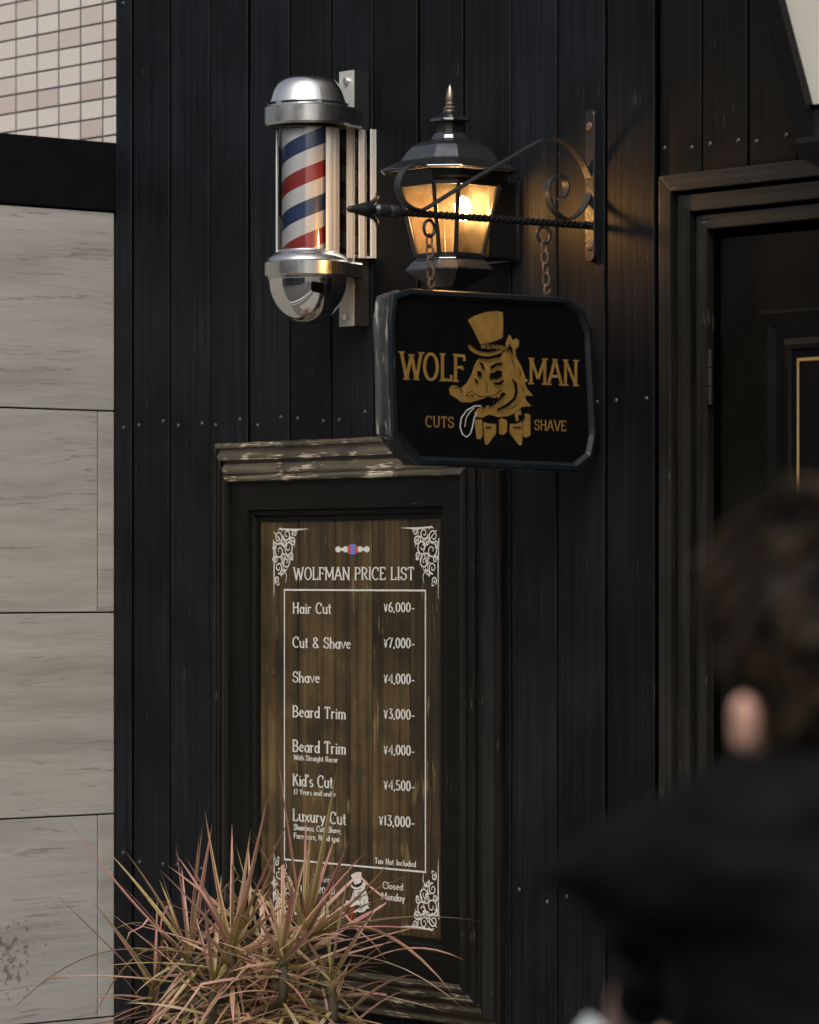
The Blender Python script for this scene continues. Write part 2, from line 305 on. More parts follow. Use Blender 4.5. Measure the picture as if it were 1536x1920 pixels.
def tilemat():
    m, t, p = newmat('glazed_wall_tile'); L = t.links.new; oi = N(t, 'ShaderNodeObjectInfo'); cr = N(t, 'ShaderNodeValToRGB')
    e = cr.color_ramp.elements; e[0].position = 0; e[0].color = (.49, .42, .375, 1); e[1].position = 1; e[1].color = (.60, .555, .51, 1)
    x = e.new(.3); x.color = (.55, .49, .44, 1); x = e.new(.6); x.color = (.58, .535, .495, 1)
    nz = N(t, 'ShaderNodeTexNoise'); nz.inputs['Scale'].default_value = 40; tc = N(t, 'ShaderNodeTexCoord'); L(tc.outputs['Object'], nz.inputs['Vector'])
    hv = N(t, 'ShaderNodeHueSaturation'); mr = N(t, 'ShaderNodeMapRange'); mr.inputs[3].default_value = .93; mr.inputs[4].default_value = 1.05; L(nz.outputs[0], mr.inputs[0]); L(mr.outputs[0], hv.inputs['Value'])
    L(oi.outputs['Random'], cr.inputs[0]); L(cr.outputs[0], hv.inputs['Color']); L(hv.outputs[0], p.inputs['Base Color']); p.inputs['Roughness'].default_value = .35; return m
M['tile'] = tilemat()

# ------------------------------------------------------------------ setting
XC = PW(216, 1000, 0).x                        # corner where the stone wall meets the boarded wall
SPLASH = tuple(PX(5, 1800, XC))
M['stone'] = stone()
def asphalt():
    m, t, p = newmat('asphalt'); L = t.links.new; tc = N(t, 'ShaderNodeTexCoord')
    a = N(t, 'ShaderNodeTexNoise'); a.inputs['Scale'].default_value = 1.2; a.inputs['Detail'].default_value = 8; b = N(t, 'ShaderNodeTexNoise'); b.inputs['Scale'].default_value = 220
    L(tc.outputs['Object'], a.inputs['Vector']); L(tc.outputs['Object'], b.inputs['Vector'])
    s = N(t, 'ShaderNodeMath', operation='ADD'); L(a.outputs[0], s.inputs[0]); L(b.outputs[0], s.inputs[1])
    cr = N(t, 'ShaderNodeValToRGB'); e = cr.color_ramp.elements; e[0].position = .3; e[0].color = (.035, .035, .036, 1); e[1].position = .8; e[1].color = (.075, .073, .07, 1)
    h = N(t, 'ShaderNodeMath', operation='MULTIPLY'); h.inputs[1].default_value = .5; L(s.outputs[0], h.inputs[0]); L(h.outputs[0], cr.inputs[0]); L(cr.outputs[0], p.inputs['Base Color']); p.inputs['Roughness'].default_value = .85; return m
M['asphalt'] = asphalt()
M['slab'] = plain('paving_slab', (.26, .25, .235), .8, var=.2, scale=14, bump=.2)
M['kerb'] = plain('kerb_concrete', (.30, .29, .275), .85, var=.15, scale=20)
M['roadpaint'] = plain('road_paint', (.70, .70, .68), .7, var=.15, scale=30)
tag(mk('road', [(-120, -120, -.1), (120, -120, -.1), (120, 60, -.1), (-120, 60, -.1)], [(0, 1, 2, 3)], M['asphalt']), kind='structure')
tag(MB().box((-60, -1.85, -.3), (60, 3, -.006)).build('pavement_bed', M['grout']), kind='structure')
pv = tag(empty('pavement', (0, 0, 0)), kind='structure')
slab_me = MB().box((-.2, -.2, -.03), (.2, .2, 0), .004); sm_ = mk('paving_slab', slab_me.v, slab_me.f, M['slab'], pv, (-7.8, -.2, 0)); sm_me = sm_.data
for i in range(36):
    for j in range(4):
        if (i, j) == (0, 0): continue
        place('paving_slab', sm_me, pv, (-7.8 + i * .405, -.2 - j * .405, 0))
for i in range(20):
    k = MB().box((-9 + i * .9 + .003, -1.99, -.3), (-9 + (i + 1) * .9 - .003, -1.86, .0), .012).build('kerb_stone', M['kerb'], pv)
mk('edge_line', [(-60, -2.45, -.096), (60, -2.45, -.096), (60, -2.30, -.096), (-60, -2.30, -.096)], [(0, 1, 2, 3)], M['roadpaint'])
tag(bpy.data.objects['edge_line'], kind='structure')

# ------------------------------------------------------------------ boarded shop front
TOP = 4.3
facade = empty('barbershop_front', (PW(768, 1000).x, 0, 0), 'dark shop front of upright black boards with a stepped door surround', 'shop front')
MB().box((XC + .002, .045, 0), (5.2, .30, TOP)).build('backing_wall', M['gap'], facade)
seams = [249, 318, 393, 466, 542, 620, 699, 784, 868, 958, 1045, 1136, 1228]
xs = [XC + .003] + [PW(p, 1000).x for p in seams]
last = xs[-1]
screw_mb = MB().lathe((0, 0), [(.0001, .0035), (.004, .003), (.0062, .0012), (.0066, 0)], 10)
screw_me = None
SROWS = (.775, 2.035, 3.29)
def screws(board, x0, x1, n, rows):
    global screw_me
    for z in rows:
        for fx in ((.2, .8) if x1 - x0 > .1 else (.5,)):
            zz = z + random.uniform(-.014, .014); xx = x0 + (x1 - x0) * fx + random.uniform(-.006, .006)
            if screw_me is None:
                o = mk('screw', screw_mb.v, screw_mb.f, M['screw'], None, (0, 0, 0), 40); screw_me = o.data; bpy.data.objects.remove(o)
            place('screw', screw_me, board, (xx, -n, zz), (R(90), 0, 0))
def board(x0, x1, n, m, rows, z0=.03, z1=TOP):
    g = .0036; c = .003; xs_ = [(x0 + g, n - .02), (x0 + g, n - c), (x0 + g + c, n), ((x0 + x1) / 2, n + random.uniform(-.0008, .0012)), (x1 - g - c, n), (x1 - g, n - c), (x1 - g, n - .02)]
    o = MB().loft([[(x, -nn, z) for x, nn in xs_] for z in (z0, z1)]).build('board', m, facade, (x0, -n, z0), 25)
    MB().box((x1 - g - .0005, -n + .0175, z0), (x1 + g + .0005, -n + .0032, z1)).build('gap_shade_tongue', M['gap'], o)  # added strip, its black gives the seam between boards its shade
    screws(o, x0, x1, n, rows); return o
for i in range(len(xs) - 1):
    board(xs[i], xs[i + 1], random.uniform(-.002, .002) + (.004 if i == 0 else 0), M['board'], SROWS)
# set-back boards over and beside the door
NB = -.016
x = PW(1228, 1000, NB).x + .001
DX0 = PW(1235, 330, .045).x                     # outer edge of the casing
DTOP = PW(1235, 330, .045).z
DW = 1.62                                       # double door
DX1 = DX0 + DW + .42
k = 0
while x < 5.1:
    x2 = x + (.166, .160, .163)[k % 3]; k += 1
    inside = x2 > DX0 + .03 and x < DX1 - .03
    board(x, x2, NB + random.uniform(-.001, .001), M['board2'], (2.655, 3.45) if inside else (.775, 2.035, 2.655, 3.45), z0=(DTOP - .05) if inside else .03)
    x = x2
# door surround: three stepped casings
steps = [(.0, .042, .045), (.052, .042, .031), (.104, .036, .017)]
def prism(poly, n0, n1, bev):
    bm = bmesh.new(); A = [bm.verts.new((x, -n0, z)) for x, z in poly]; B = [bm.verts.new((x, -n1, z)) for x, z in poly]; k = len(poly)
    bm.faces.new(A); bm.faces.new(B)
    for i in range(k): bm.faces.new((A[i], A[(i + 1) % k], B[(i + 1) % k], B[i]))
    bmesh.ops.bevel(bm, geom=list(bm.edges), offset=bev, segments=2, affect='EDGES', profile=.6); bm.verts.index_update()
    mb = MB().add([v.co.copy() for v in bm.verts], [tuple(v.index for v in f.verts) for f in bm.faces]); bm.free(); return mb
for off, wd, n in steps:
    zt_ = DTOP - off; a0, a1 = DX0 + off, DX1 - off
    prism([(a0, .0), (a0 + wd, .0), (a0 + wd, zt_ - wd), (a0, zt_)], -.03, n, .003).build('casing_upright', M['casing_v'], facade)
    prism([(a1, .0), (a1 - wd, .0), (a1 - wd, zt_ - wd), (a1, zt_)], -.03, n, .003).build('casing_upright', M['casing_v'], facade)
    prism([(a0 + .0005, zt_), (a1 - .0005, zt_), (a1 - wd, zt_ - wd + .0005), (a0 + wd, zt_ - wd + .0005)], -.03, n, .003).build('casing_head', M['casing_h'], facade)
for off, n in ((.040, .018), (.092, .004), (.138, -.008)):
    for sgn, xb in ((1, DX0), (-1, DX1)):
        MB().box((xb + sgn * off, .032, 0), (xb + sgn * (off + .016), -n, DTOP - off)).build('casing_groove', M['gap'], facade)  # shade of the stepped grooves put in as near-black strips
    MB().box((DX0 + off + .017, .032, DTOP - off - .014), (DX1 - off - .017, -n, DTOP - off)).build('casing_groove', M['gap'], facade)
dx0 = DX0 + .156; dz1 = DTOP - .156; ND = -.012
for d in range(2):
    a = dx0 + d * (DW + .108) / 2; b = a + (DW + .108) / 2 - .006
    dr = MB().box((a + .003, .06, .02), (b, -ND, dz1 - .006), .003).build('door', M['door'], facade, (a, -ND, .02)); 
    WL[dr] = Vector((a, -ND, .02))
    px0 = PW(1431, 584, ND).x - (dx0) + a; pz1 = PW(1431, 584, ND).z; px1 = b - (px0 - a)
    for (z0_, z1_) in ((1.30, pz1), (.22, 1.12)):
        rings = []
        for ins, nn in ((0, 0), (0, .012), (.008, .018), (.03, .016), (.05, .006), (.07, .004), (.085, .010), (.095, .010), (.1, .002)):
            rings.append([(px0 + ins, -ND - nn, z0_ + ins), (px1 - ins, -ND - nn, z0_ + ins), (px1 - ins, -ND - nn, z1_ - ins), (px0 + ins, -ND - nn, z1_ - ins)])
        MB().loft(rings, cap=False).build('panel_moulding', M['door'], dr, None, 20)
        mk('door_panel', [(px0 + .098, -ND - .003, z0_ + .098), (px1 - .098, -ND - .003, z0_ + .098), (px1 - .098, -ND - .003, z1_ - .098), (px0 + .098, -ND - .003, z1_ - .098)], [(0, 1, 2, 3)], M['signblack'], dr)
        g = MB(); i0 = .118; i1 = .1255; y = -ND - .0042
        A = [(px0 + i0, y, z0_ + i0), (px1 - i0, y, z0_ + i0), (px1 - i0, y, z1_ - i0), (px0 + i0, y, z1_ - i0)]; B = [(px0 + i1, y, z0_ + i1), (px1 - i1, y, z0_ + i1), (px1 - i1, y, z1_ - i1), (px0 + i1, y, z1_ - i1)]
        g.loft([A, B], cap=False).build('gold_line', M['goldline'], dr)
    if d == 0:
        zt = PW(1325, 655, 0).z; zb = PW(1325, 778, 0).z
        for zz in (zt, .55):
            h = MB()
            for q in range(3): h.lathe((a - .006, -.014), [(.0085, zz - (q + 1) * .046 + .001), (.0085, zz - q * .046 - .001)], 12)
            h.build('hinge', M['iron'], dr, None, 40)
    MB().tube([(b - .06 if d == 0 else a + .06, -ND - .0, 1.0), (b - .06 if d == 0 else a + .06, -ND - .05, 1.0), (b - .06 if d == 0 else a + .06, -ND - .05, 1.25), (b - .06 if d == 0 else a + .06, -ND, 1.25)], .009).build('door_handle', M['brass'], dr, None, 40)

# ------------------------------------------------------------------ stone wall, fascia, tiled building on the left
FB = PX(215, 397, XC).z; FT = PX(215, 268, XC).z
sw = empty('stone_wall', (XC, -.3, 0), 'pale grey veined stone slab wall left of the black boards', 'wall')
LEN = 2.4
MB().box((XC - .16, .10, 0), (XC - .012, -LEN, FB)).build('wall_core', M['joint'], sw)
cz = [FB - .002] + [PX(215, y, XC).z for y in (771, 1148, 1526, 1906)] + [0.0]
j1 = -PX(184, 960, XC).y                      # n of the upright joint
for c in range(len(cz) - 1):
    zt, zb = cz[c], cz[c + 1]
    js = [0.002, j1, j1 + 1.2, j1 + 2.4] if c % 2 else [.002, j1 + .6, j1 + 1.8, j1 + 3.0]
    for a, b in zip(js[:-1], js[1:]):
        b = min(b, LEN)
        if b - a < .05: continue
        MB().box((XC - .03, -a - .0026, zb + .0026), (XC + random.uniform(-.0006, .0006), -b + .0026, zt - .0026), .0015).build('stone_slab', M['stone'], sw, (XC, -(a + b) / 2, (zt + zb) / 2))
fa = MB().box((XC - .25, .10, FB + .002), (XC + .006, -LEN, FT), .003).build('fascia_band', M['fascia'])
tag(fa, 'plain black metal band capping the stone wall beneath the tiles', 'fascia')
NT = -.55
tb = empty('tiled_wall', (PW(100, 100, NT).x, -NT, 0), 'beige and pink small-tiled building wall above the black band', 'building')
MB().box((-6.5, -NT + .0035, 0), (PW(260, 100, NT).x, -NT + .3, 7.0)).build('wall_core', M['grout'], tb)
tx = [PW(p, 100, NT).x for p in (-10, 28, 68, 109, 151, 192)]; tpx = (tx[-1] - tx[0]) / 5
zA = PW(0, 79, NT).z; tpz = (PW(109, 60, NT).z - PW(109, 95, NT).z)
jw = .006
tl = MB().box((.0055, 0, jw / 2), (tpx - .0055, .014, tpz - jw / 2), .0018); tme = None
for i in range(-5, 3):
    for j in range(-8, 12):
        o3 = (tx[-1] + i * tpx, -NT + random.uniform(-.0006, .0006), zA + j * tpz)
        if tme is None:
            o = mk('tile', [v + Vector(o3) for v in tl.v], tl.f, M['tile'], tb, o3); tme = o.data
        else: place('tile', tme, tb, o3)

# ------------------------------------------------------------------ stroke lettering
def arc(cx, cy, rx, ry, a0, a1, n=9): return [(cx + rx * math.cos(R(a0 + (a1 - a0) * i / n)), cy + ry * math.sin(R(a0 + (a1 - a0) * i / n))) for i in range(n + 1)]
def st(x, y0=0, y1=1): return [(x, y0), (x, y1)]
G = {
 'A': (.7, [[(.02, 0), (.35, 1)], [(.35, 1), (.68, 0)], [(.14, .33), (.56, .33)]]),
 'B': (.6, [st(.08), [(.08, .98)] + arc(.27, .75, .22, .23, 90, -90) + [(.08, .52)], [(.08, .5)] + arc(.29, .26, .26, .25, 90, -90) + [(.08, .01)]]),
 'C': (.66, [arc(.37, .5, .32, .49, 48, 312, 14), [(.585, .7), (.585, .95)]]),
 'D': (.66, [st(.08), [(.08, .98)] + arc(.24, .5, .36, .48, 90, -90, 12) + [(.08, .02)]]),
 'E': (.58, [st(.1), [(.1, .97), (.52, .97), (.52, .8)], [(.1, .53), (.42, .53)], [(.1, .03), (.54, .03), (.54, .2)]]),
 'F': (.56, [st(.1), [(.1, .97), (.52, .97), (.52, .78)], [(.1, .53), (.42, .53), (.42, .43)]]),
 'H': (.68, [st(.1), st(.58), [(.1, .55), (.58, .55)]]),
 'I': (.24, [st(.12)]),
 'K': (.64, [st(.1), [(.1, .45), (.56, 1)], [(.26, .62), (.6, 0)]]),
 'L': (.55, [st(.1), [(.1, .03), (.52, .03), (.52, .22)]]),
 'M': (.84, [st(.08), [(.08, 1), (.42, .2)], [(.42, .2), (.76, 1)], st(.76)]),
 'N': (.7, [st(.09), [(.09, 1), (.61, 0)], st(.61)]),
 'O': (.74, [arc(.37, .5, .31, .49, 0, 360, 22)]),
 'P': (.58, [st(.1), [(.1, .97)] + arc(.29, .72, .24, .25, 90, -90) + [(.1, .47)]]),
 'R': (.62, [st(.1), [(.1, .97)] + arc(.29, .73, .23, .24, 90, -90) + [(.1, .49)], [(.28, .49), (.58, 0)]]),
 'S': (.58, [arc(.29, .74, .22, .24, 25, 270) + arc(.29, .255, .24, .245, 90, -155), [(.49, .72), (.49, .95)], [(.07, .06), (.07, .28)]]),
 'T': (.62, [st(.31), [(.05, .8), (.05, .97), (.57, .97), (.57, .8)]]),
 'U': (.68, [[(.1, 1), (.1, .3)] + arc(.34, .3, .24, .29, 180, 360) + [(.58, 1)]]),
 'V': (.68, [[(.02, 1), (.34, 0)], [(.34, 0), (.66, 1)]]),
 'W': (.98, [[(.02, 1), (.26, 0)], [(.26, 0), (.49, .9)], [(.49, .9), (.72, 0)], [(.72, 0), (.96, 1)]]),
 'Y': (.64, [[(.02, 1), (.32, .45)], [(.32, .45), (.62, 1)], st(.32, 0, .45)]),
 'a': (.52, [arc(.24, .29, .19, .28, 0, 360, 14), st(.44, 0, .6)]),
 'b': (.52, [st(.08), arc(.28, .29, .19, .28, 0, 360, 14)]),
 'c': (.46, [arc(.26, .29, .2, .28, 50, 310, 10)]),
 'd': (.52, [st(.44), arc(.24, .29, .19, .28, 0, 360, 14)]),
 'e': (.48, [[(.06, .32), (.42, .38)] + arc(.25, .31, .19, .27, 15, 320, 12)]),
 'f': (.34, [[(.12, 0), (.12, .75)] + arc(.25, .75, .13, .22, 180, 60, 5), [(.02, .56), (.28, .56)]]),
 'g': (.5, [arc(.24, .32, .18, .26, 0, 360, 14), [(.43, .6), (.43, -.1)] + arc(.25, -.1, .18, .16, 0, -150, 6)]),
 'h': (.52, [st(.08), [(.08, .4)] + arc(.26, .38, .18, .2, 160, 0, 6) + [(.44, 0)]]),
 'i': (.2, [st(.1, 0, .58), [(.1, .74), (.1, .86)]]),
 'k': (.5, [st(.08), [(.08, .28), (.42, .6)], [(.2, .38), (.46, 0)]]),
 'l': (.2, [st(.1)]),
 'm': (.78, [st(.08, 0, .6), [(.08, .4)] + arc(.24, .4, .16, .18, 160, 0, 6) + [(.4, 0)], [(.4, .4)] + arc(.55, .4, .15, .18, 160, 0, 6) + [(.7, 0)]]),
 'n': (.52, [st(.08, 0, .6), [(.08, .4)] + arc(.26, .38, .18, .2, 160, 0, 6) + [(.44, 0)]]),
 'o': (.5, [arc(.25, .29, .19, .28, 0, 360, 14)]),
 'p': (.52, [st(.08, -.28, .6), arc(.28, .29, .19, .28, 0, 360, 14)]),
 'r': (.38, [st(.08, 0, .6), [(.08, .38)] + arc(.24, .4, .15, .18, 160, 40, 5)]),
 's': (.42, [arc(.21, .44, .14, .14, 30, 270, 7) + arc(.21, .15, .16, .15, 90, -155, 7)]),
 't': (.36, [[(.14, .85), (.14, .12)] + arc(.25, .14, .11, .13, 180, 300, 4), [(.02, .6), (.32, .6)]]),
 'u': (.52, [[(.08, .6), (.08, .22)] + arc(.25, .22, .17, .2, 180, 340, 6), st(.44, 0, .6)]),
 'v': (.46, [[(.02, .6), (.23, 0), (.44, .6)]]),
 'w': (.7, [[(.02, .6), (.18, 0), (.35, .55), (.52, 0), (.68, .6)]]),
 'x': (.48, [[(.03, .6), (.45, 0)], [(.45, .6), (.03, 0)]]),
 'y': (.48, [[(.03, .6), (.25, .02)], [(.45, .6), (.2, -.22), (.06, -.26)]]),
 'z': (.44, [[(.04, .57), (.4, .57), (.04, .02), (.42, .02)]]),
 '0': (.52, [arc(.26, .48, .2, .47, 0, 360, 16)]),
 '1': (.3, [[(.04, .82), (.16, .97), (.16, 0)]]),
 '2': (.5, [arc(.25, .7, .19, .26, 170, -30, 8) + [(.06, .03), (.46, .03)]]),
 '3': (.5, [[(.06, .95), (.42, .95), (.22, .56)] + arc(.23, .28, .21, .27, 80, -150, 9)]),
 '4': (.54, [[(.4, 0), (.4, .97), (.04, .28), (.52, .28)]]),
 '5': (.5, [[(.43, .95), (.1, .95), (.08, .52)] + arc(.23, .29, .21, .28, 115, -150, 10)]),
 '6': (.5, [arc(.25, .27, .2, .26, 0, 360, 14), [(.06, .3), (.12, .7), (.38, .97)]]),
 '7': (.48, [[(.04, .8), (.04, .95), (.44, .95), (.16, 0)]]),
 '¥': (.46, [[(.03, .8), (.22, .42), (.41, .8)], st(.22, 0, .42), [(.06, .4), (.38, .4)], [(.06, .24), (.38, .24)]]),
 '&': (.68, [arc(.28, .76, .16, .2, 300, -60, 12) + [(.12, .4)] + arc(.28, .24, .22, .23, 140, 380, 10), [(.2, .58), (.62, 0)]]),
 ',': (.18, [[(.1, .08), (.05, -.12)]]), '.': (.18, [[(.06, .04), (.12, .04)]]), "'": (.16, [[(.09, 1), (.07, .78)]]), '-': (.4, [[(.05, .34), (.36, .34)]]),
 ':': (.2, [[(.1, .08), (.1, .2)], [(.1, .44), (.1, .56)]]), '~': (.5, [[(.04, .3), (.16, .4), (.34, .28), (.46, .38)]]), ' ': (.32, []), '/': (.4, [[(.04, 0), (.36, 1)]]),
}
def lettering(name, s, P, mat, parent, sw=.12, serif=.0, track=.07, pen=1.75):
    """P(u, v, lift) -> world, u in 0..1 along the line, v in cap heights"""
    tot = sum(G[c][0] + track for c in s) - track
    mb = MB(); ox = 0
    asp = P.aspect / tot                                   # metres per em along u against cap height
    for c in s:
        wd, strokes = G[c]; li = 0
        segs = []
        for pts in strokes:
            segs.append((pts, sw))
            if serif and len(pts) >= 2:
                for e, d in ((pts[0], pts[1]), (pts[-1], pts[-2])):
                    if (abs(e[0] - d[0]) < .36 * abs(e[1] - d[1]) + .001) and abs(e[1] - d[1]) > .3 and c not in "',&¥/":
                        segs.append(([(e[0] - serif, e[1] + (.0 if e[1] < .3 else -.0)), (e[0] + serif, e[1])], sw * .55))
        for pts, wdt in segs:
            li += 1; lift = .00012 * li; L_ = []; Rr = []
            P2 = [Vector((x * asp, y)) for x, y in pts]; n = len(P2); closed = n > 3 and (P2[0] - P2[-1]).length < 1e-4
            for i in range(n):
                a = P2[i - 1] if i > 0 else (P2[-2] if closed else P2[0]); b = P2[i + 1] if i < n - 1 else (P2[1] if closed else P2[-1])
                t = (b - a); t = t.normalized() if t.length else Vector((1, 0)); nn = Vector((-t.y * pen, t.x * .85)) * wdt / 2
                L_.append(P2[i] + nn); Rr.append(P2[i] - nn)
            vs = [P((ox + q.x / asp) / tot, q.y, lift) for q in L_] + [P((ox + q.x / asp) / tot, q.y, lift) for q in Rr]
            mb.add(vs, [(i, i + 1, n + i + 1, n + i) for i in range(n - 1)])
        ox += wd + track
    return mb.build(name, mat, parent)
class WallLine:                                  # a line of text on a plane parallel to the facade
    def __init__(s, px0, px1, yb, yt, n, dy1=0):
        s.a = PW(px0, yb, n); s.b = PW(px1, yb, n); s.h = PW(px0, yt, n).z - s.a.z; s.aspect = (s.b.x - s.a.x) / s.h; s.n = n
    def __call__(s, u, v, l): return Vector((s.a.x + (s.b.x - s.a.x) * u, -s.n - l, s.a.z + s.h * v))
class SignLine:
    def __init__(s, px0, px1, yb, yt, X):
        s.a = PX(px0, yb, X); s.b = PX(px1, yb, X); s.h = PX(px0, yt, X).z - s.a.z; s.aspect = (s.b.y - s.a.y) / s.h; s.X = X
    def __call__(s, u, v, l): return Vector((s.X + l, s.a.y + (s.b.y - s.a.y) * u, s.a.z + s.h * v))

# ------------------------------------------------------------------ price list board
fx0 = PW(410, 832).x; fx1 = PW(946, 1000).x; fz1 = PW(410, 832).z; fz0 = .415
pb = empty('price_list_board', ((fx0 + fx1) / 2, 0, fz0), 'tall brown plank price list board in a weathered moulded black frame', 'price board')
def rail(prof, side):
    """one mitred rail of the frame; prof = (inset, n)"""
    rings = []
    for ins, n in prof:
        a, b, c, d = (fx0 + ins, fz0 + ins), (fx1 - ins, fz0 + ins), (fx1 - ins, fz1 - ins), (fx0 + ins, fz1 - ins)
        p, q = {'top': (d, c), 'bottom': (a, b), 'left': (a, d), 'right': (b, c)}[side]
        K = 22; row = []
        for i in range(K + 1):
            f = i / K; x = p[0] + (q[0] - p[0]) * f; z = p[1] + (q[1] - p[1]) * f
            wob = 0 if i in (0, K) else 1
            amp = .0016 if side in ('top', 'bottom') else .0007
            dn = wob * amp * noise.noise(Vector((x * 9, z * 9, ins * 60))); dz = wob * amp * 1.3 * noise.noise(Vector((x * 14 + 5, z * 14, ins * 80)))
            row.append((x, -(n + dn), z + dz) if side in ('top', 'bottom') else (x + dz, -(n + dn), z))
        rings.append(row)
    return MB().loft(rings, cap=False, close=False)
outer = [(0, -.002), (0, .012), (.004, .019), (.012, .021), (.015, .020), (.017, .014), (.022, .013), (.028, .020), (.036, .032), (.044, .038), (.050, .038), (.0525, .034), (.053, .026), (.058, .025), (.062, .031), (.068, .033), (.070, .042), (.078, .047), (.090, .048), (.093, .046), (.095, .054), (.104, .060), (.110, .059), (.113, .052), (.114, .046)]
flat = [(.1135, .046), (.192, .0465), (.194, .043), (.196, .036), (.206, .036), (.209, .034), (.212, .027), (.224, .027), (.2265, .012)]
for sd_ in ('left', 'right', 'top', 'bottom'):
    h_ = sd_ in ('top', 'bottom')
    rail(outer, sd_).build('frame_moulding', M['frame_h' if h_ else 'frame_v'], pb, None, 35)
    rail(flat, sd_).build('frame_board', M['flat_h' if h_ else 'flat_v'], pb, None, 35)
NP = .0225
sx = [fx0 + .222] + [PW(p, 1100, NP).x for p in (559, 627, 697, 768)] + [fx1 - .222]
for a, b in zip(sx[:-1], sx[1:]):
    n = NP + random.uniform(-.0006, .0004)
    prof = [(a + .0022, .012), (a + .0022, n - .003), (a + .004, n), (b - .004, n), (b - .0022, n - .003), (b - .0022, .012)]
    MB().loft([[(x, -q, z) for x, q in prof] for z in (fz0 + .221, fz1 - .221)]).build('plank', M['plank'], pb, ((a + b) / 2, -n, 1.2), 20)
mk('panel_back', [(fx0 + .223, -NP + .004, fz0 + .223), (fx1 - .223, -NP + .004, fz0 + .223), (fx1 - .223, -NP + .004, fz1 - .223), (fx0 + .223, -NP + .004, fz1 - .223)], [(0, 1, 2, 3)], M['gap'], pb)
NL = NP + .0012
lines = [
 ('WOLFMAN PRICE LIST', 551, 777, 1087, 1064, .105, .12), ('Hair Cut', 549, 622, 1150, 1130, .12, .10), ('¥6,000-', 720, 778, 1147, 1129, .13, 0),
 ('Cut & Shave', 549, 658, 1214, 1194, .12, .10), ('¥7,000-', 720, 778, 1214, 1195, .13, 0), ('Shave', 549, 600, 1279, 1259, .12, .10), ('¥4,000-', 720, 778, 1281, 1262, .13, 0),
 ('Beard Trim', 549, 649, 1344, 1323, .12, .10), ('¥3,000-', 720, 778, 1347, 1328, .13, 0), ('Beard Trim', 549, 649, 1409, 1387, .12, .10), ('With Straight Razor', 551, 634, 1425, 1415, .14, 0), ('¥4,000-', 720, 778, 1414, 1395, .13, 0),
 ("Kid's Cut", 549, 625, 1473, 1451, .12, .10), ('12 Years and under', 551, 630, 1489, 1479, .14, 0), ('¥4,500-', 720, 778, 1480, 1461, .13, 0),
 ('Luxury Cut', 549, 650, 1539, 1517, .12, .10), ('Shampoo, Cut, Shave,', 551, 641, 1556, 1545, .14, 0), ('Face care, Head spa', 551, 636, 1572, 1561, .14, 0), ('¥13,000-', 711, 778, 1547, 1527, .13, 0),
 ('Tax Not Included', 703, 780, 1619, 1608, .14, 0), ('Open', 585, 622, 1652, 1640, .13, .0), ('11:00~20:00', 563, 628, 1671, 1659, .13, 0), ('Closed', 718, 756, 1666, 1653, .13, 0), ('Monday', 716, 759, 1687, 1673, .13, 0)]
for s, a, b, yb, yt, swd, se in lines: lettering('lettering', s, WallLine(a, b, yb, yt, NL), M['print'], pb, swd, se)
bx0 = PW(532.5, 1105, NL).x; bx1 = PW(799, 1105, NL).x; bz1 = PW(665, 1105, NL).z; bz0 = PW(665, 1625, NL).z; tk = .0048
MB().loft([[(bx0 + i, -NL, bz0 + i), (bx1 - i, -NL, bz0 + i), (bx1 - i, -NL, bz1 - i), (bx0 + i, -NL, bz1 - i)] for i in (0, tk)], cap=False).build('border_line', M['print'], pb)
def ribbon(mb, pts, wd, fn, lift):
    n = len(pts); L_ = []; Rr = []
    for i in range(n):
        a = Vector(pts[max(i - 1, 0)]); b = Vector(pts[min(i + 1, n - 1)]); t = b - a; t = t.normalized() if t.length else Vector((1, 0))
        q = wd[i] if isinstance(wd, list) else wd; nn = Vector((-t.y, t.x)) * q / 2; L_.append(Vector(pts[i]) + nn); Rr.append(Vector(pts[i]) - nn)
    mb.add([fn(p.x, p.y, lift) for p in L_] + [fn(p.x, p.y, lift) for p in Rr], [(i, i + 1, n + i + 1, n + i) for i in range(n - 1)])
def corner(cx, cz, sx_, sz_):
    """filigree corner: scrolls thinning along both edges; local u inward, v away from the corner"""
    mb = MB(); k = [0]
    def fn(u, v, l): return Vector((cx + sx_ * u, -NL - l, cz - sz_ * v))
    def rib(p, wd):
        k[0] += 1; ribbon(mb, p, wd, fn, .00008 * k[0])
    def spiral(u, v, r, a0, turns, dirn, wd=.0044):
        n = 16; rib([(u + r * (1 - .8 * i / n) * math.cos(R(a0) + dirn * turns * 2 * math.pi * i / n), v + r * (1 - .8 * i / n) * math.sin(R(a0) + dirn * turns * 2 * math.pi * i / n)) for i in range(n + 1)], [wd * (1.1 - .5 * i / n) for i in range(n + 1)])
    rib([(.0, .03), (.003, .10), (.002, .19)], [.004, .005, .001]); rib([(.03, .0), (.09, .003), (.155, .001)], [.004, .006, .001])
    rs = random.Random(4)
    for (u, v, r) in ((.022, .024, .020), (.060, .016, .018), (.095, .013, .011), (.028, .062, .024), (.068, .052, .022), (.024, .108, .017), (.058, .092, .019), (.018, .142, .011), (.088, .036, .013), (.010, .045, .010), (.046, .036, .014), (.042, .122, .009), (.012, .086, .010), (.048, .078, .012), (.082, .074, .010)):
        spiral(u, v, r, rs.uniform(0, 360), 1.35, rs.choice((-1, 1)))
        a = rs.uniform(0, 6.28); rib([(u + r * 1.0 * math.cos(a), v + r * math.sin(a)), (u + r * 1.35 * math.cos(a + .5), v + r * 1.35 * math.sin(a + .5)), (u + r * 1.3 * math.cos(a + 1.1), v + r * 1.3 * math.sin(a + 1.1))], [.001, .006, .001])
    rib([(.005, .008), (.05, .045), (.075, .10)], [.003, .004, .001]); rib([(.05, .11), (.062, .13), (.058, .15)], [.003, .003, .001])
    return mb.build('filigree_corner', M['print'], pb)
